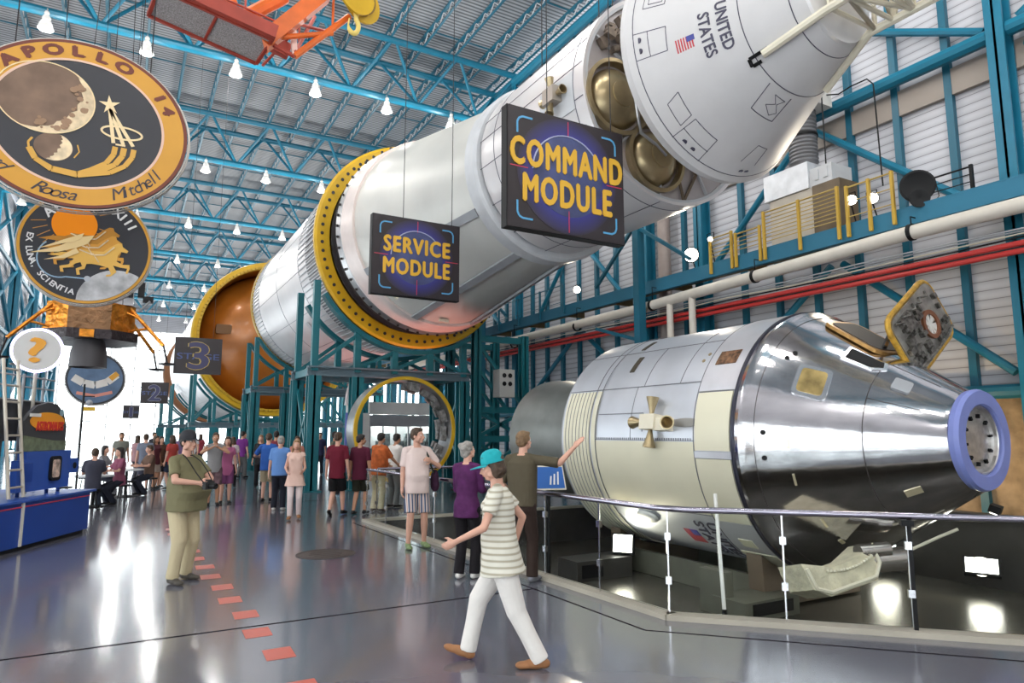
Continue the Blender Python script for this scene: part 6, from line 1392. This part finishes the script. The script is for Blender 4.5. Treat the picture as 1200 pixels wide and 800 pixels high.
person('person in black with fair hair beside the royal blue T-shirt',(3.95,23.6),(-.3,-1),1.68,'f',2,SKINP,'blond',.15,shirt=cloth('black_top',(.02,.02,.022)),sleeve=1.6,hem=.44,trouser=cloth('black_trousers',(.012,.010,.012)))
person('dark-haired person in a dark red top behind the royal blue T-shirt',(4.20,22.4),facing(0,1),1.80,'m',2,SKINT,'dark',0,shirt=cloth('dark_red_top',(.16,.03,.04)),sleeve=.8,hem=.46,trouser=cloth('dark_navy_trousers',(.018,.02,.03)))
person('person in a navy shirt standing far back beside a teal column',(7.3,29.3),facing(.1,-1),1.76,'m',2,SKINP,'dark',0,shirt=cloth('navy_shirt',(.03,.035,.08)),sleeve=.8,hem=.46,trouser=cloth('dark_navy_trousers',(.018,.02,.03)))
person('woman in a salmon top behind the woman in the pale pink blouse',(4.25,19.6),(-.2,-1),1.66,'f',2,SKINT,'brown',.1,shirt=cloth('salmon_top',(.45,.18,.14)),sleeve=.5,hem=.44,trouser=cloth('white_shorts',(.62,.60,.58)),leglen=.45)
# the group far left
fl=[((.62,24.0),'m','person in a grey-blue shirt, leftmost of the group standing against the bright far windows',(.18,.20,.26),(.10,.10,.14),.46,1.72,'brown'),
((.92,24.6),'f','woman in a dark maroon top and pale shorts in the group before the bright windows',(.10,.03,.04),(.40,.33,.28),.42,1.66,'brown'),
((1.10,25.2),'f','woman in a brown top and dark shorts in the group against the bright far windows',(.09,.045,.03),(.03,.03,.04),.42,1.64,'dark'),
((1.38,24.3),'f','woman in a red top and dark shorts in the group before the bright far windows',(.42,.06,.05),(.02,.025,.05),.40,1.68,'brown'),
((1.85,27.5),'m','person in a violet-grey shirt behind the red top in the bright background',(.13,.08,.16),(.05,.05,.07),1,1.74,'dark'),
((2.2,29.),'f','person in a dusky purple top, right end of the bright background group',(.17,.06,.13),(.06,.05,.08),1,1.66,'brown'),
((.45,27.6),'f','person in a pale pink top standing behind the cafe tables',(.42,.24,.26),(.1,.1,.12),1,1.66,'brown'),
((-.05,27.),'m','person in a grey-green top standing behind the cafe tables',(.2,.2,.17),(.05,.05,.06),1,1.76,'brown'),
((2.75,33.5),'m','person in a white shirt far back left of the orange dome cradle',(.5,.48,.48),(.1,.1,.12),1,1.76,'dark'),
((3.3,36.5),'f','person in a crimson top far back under the orange dome',(.32,.05,.07),(.05,.05,.06),1,1.68,'brown'),
((1.2,34.5),'m','person in a dark coat far back in the bright aisle',(.05,.05,.06),(.04,.04,.05),1,1.76,'dark'),
((4.6,31.8),'m','person in a teal-grey shirt far back between cradle columns',(.10,.16,.17),(.06,.06,.07),1,1.76,'brown')]
for k,(p,sx,lab,c1,c2,ll,H,hr) in enumerate(fl):
    a=.7*k; person(lab,p,(math.sin(a*1.9),-1 if k%3 else 1),H,sx,2,(SKINP,SKINT,SKIN_)[k%3],hr,.14 if sx=='f' else 0,shirt=cloth('visitor_top_%s'%'abcdefghijkl'[k],c1),sleeve=.6,hem=.46,trouser=cloth('visitor_bottom_%s'%'abcdefghijkl'[k],c2),leglen=ll,ankles=walker(.3*(k%3)))
# seated at the cafe tables
for k,(x,y,fx,fy,lab,c1) in enumerate(((-.55,18.88,0,1,'person in a dark top seated back to camera at the nearest cafe table',(.05,.05,.07)),(-.02,19.95,-.8,-.4,'person in a plum top seated at the nearest cafe table',(.2,.06,.1)),(.72,22.55,-.85,-.4,'person in a brown top seated at the middle cafe table',(.12,.07,.05)),(-.45,22.55,.85,-.4,'person in a grey top seated at the middle cafe table',(.22,.22,.24)))):
    person(lab,(x,y),(fx,fy),1.7,'m' if k%2==0 else 'f',2,SKINP,'dark' if k%2 else 'brown',0 if k%2==0 else .1,shirt=cloth('seated_top_%s'%'abcd'[k],c1),sleeve=.8,hem=.27,trouser=cloth('dark_navy_trousers',(.018,.02,.03)),ankles=((-.14,.16,.08),(.14,.18,.08)),wrists=((-.15,.38,.84),(.15,.38,.84)),hip_z=.575,lean=.03)
# ================================================================ camera, light
sc=bpy.context.scene
cam=bpy.data.cameras.new('camera'); co=bpy.data.objects.new('camera',cam); C.objects.link(co)
co.location=(0,0,1.8); co.rotation_euler=(math.radians(90)+math.atan(106/790),0,-math.atan(455/math.hypot(790,106)))
cam.sensor_width=36; cam.lens=36*790/1200; cam.clip_end=400; sc.camera=co
sc.view_settings.view_transform='Standard'; sc.view_settings.look='None'; sc.view_settings.gamma=1; sc.view_settings.exposure=.08
sc.view_settings.use_curve_mapping=False
sc.cycles.use_denoising=True
sc.cycles.max_bounces=8; sc.cycles.diffuse_bounces=3; sc.cycles.glossy_bounces=4; sc.cycles.transmission_bounces=6; sc.cycles.sample_clamp_indirect=8
w=bpy.data.worlds.new('daylight'); sc.world=w; w.use_nodes=True
bg=w.node_tree.nodes['Background']; bg.inputs[0].default_value=(.93,.96,1,1); bg.inputs[1].default_value=4.2
def light(name,kind,loc,energy,col,rot=None,**k):
    l=bpy.data.lights.new(name,kind); l.energy=energy; l.color=col
    for a,v in k.items(): setattr(l,a,v)
    o=bpy.data.objects.new(name,l); C.objects.link(o); o.location=loc
    if rot is not None: o.rotation_euler=rot
    return o
def aim(p,q): return (V(q)-V(p)).to_track_quat('-Z','Y').to_euler()

EN=LAMP_E if 'LAMP_E' in globals() else 420
for k,(x,y,z) in enumerate(LAMPS):
    light('lamp_light','POINT',(x,y,z-1.05),EN*(.62 if y>20 else 1.),(1,.97,.92),shadow_soft_size=.32)
for (p,d) in SPOTS[:4]:
    light('spot_light','SPOT',(p+d*.12)[:],300,(1,.88,.70),(-d).to_track_quat('Z','Y').to_euler(),spot_size=R(80),spot_blend=.6,shadow_soft_size=.12)
for p,q,e in (((12.2,7.7,-.36),(8.6,6.2,.6),160),((12.2,6.05,-.36),(9,5.6,1.),140),((7.9,9.85,-.18),(6.8,8.3,.6),120)):
    light('flood_light','SPOT',p,e,(1,.93,.72),aim(p,q),spot_size=R(130),spot_blend=.7,shadow_soft_size=.15)
for p,q,e,c in (((12.75,5.9,.7),(15.9,4.6,1.6),260,(1,.72,.36)),((12.75,9.5,.7),(15.9,9.5,1.6),260,(1,.72,.36))):
    light('wall_wash','SPOT',p,e,c,aim(p,q),spot_size=R(130),spot_blend=.8,shadow_soft_size=.15)
for p,q in (((9.1,19.7,.42),(7.4,19.7,5)),((8.9,26.2,.42),(7.2,26.4,5))):
    light('pink_uplight','SPOT',p,700,(1,.34,.25),aim(p,q),spot_size=R(70),spot_blend=.7,shadow_soft_size=.15)
for x in (11.2,13.6): light('added_shop_fill','POINT',(x,32.55,2.4),90,(1,.97,.92),shadow_soft_size=.2)  # fill lights added inside the shop to brighten the background
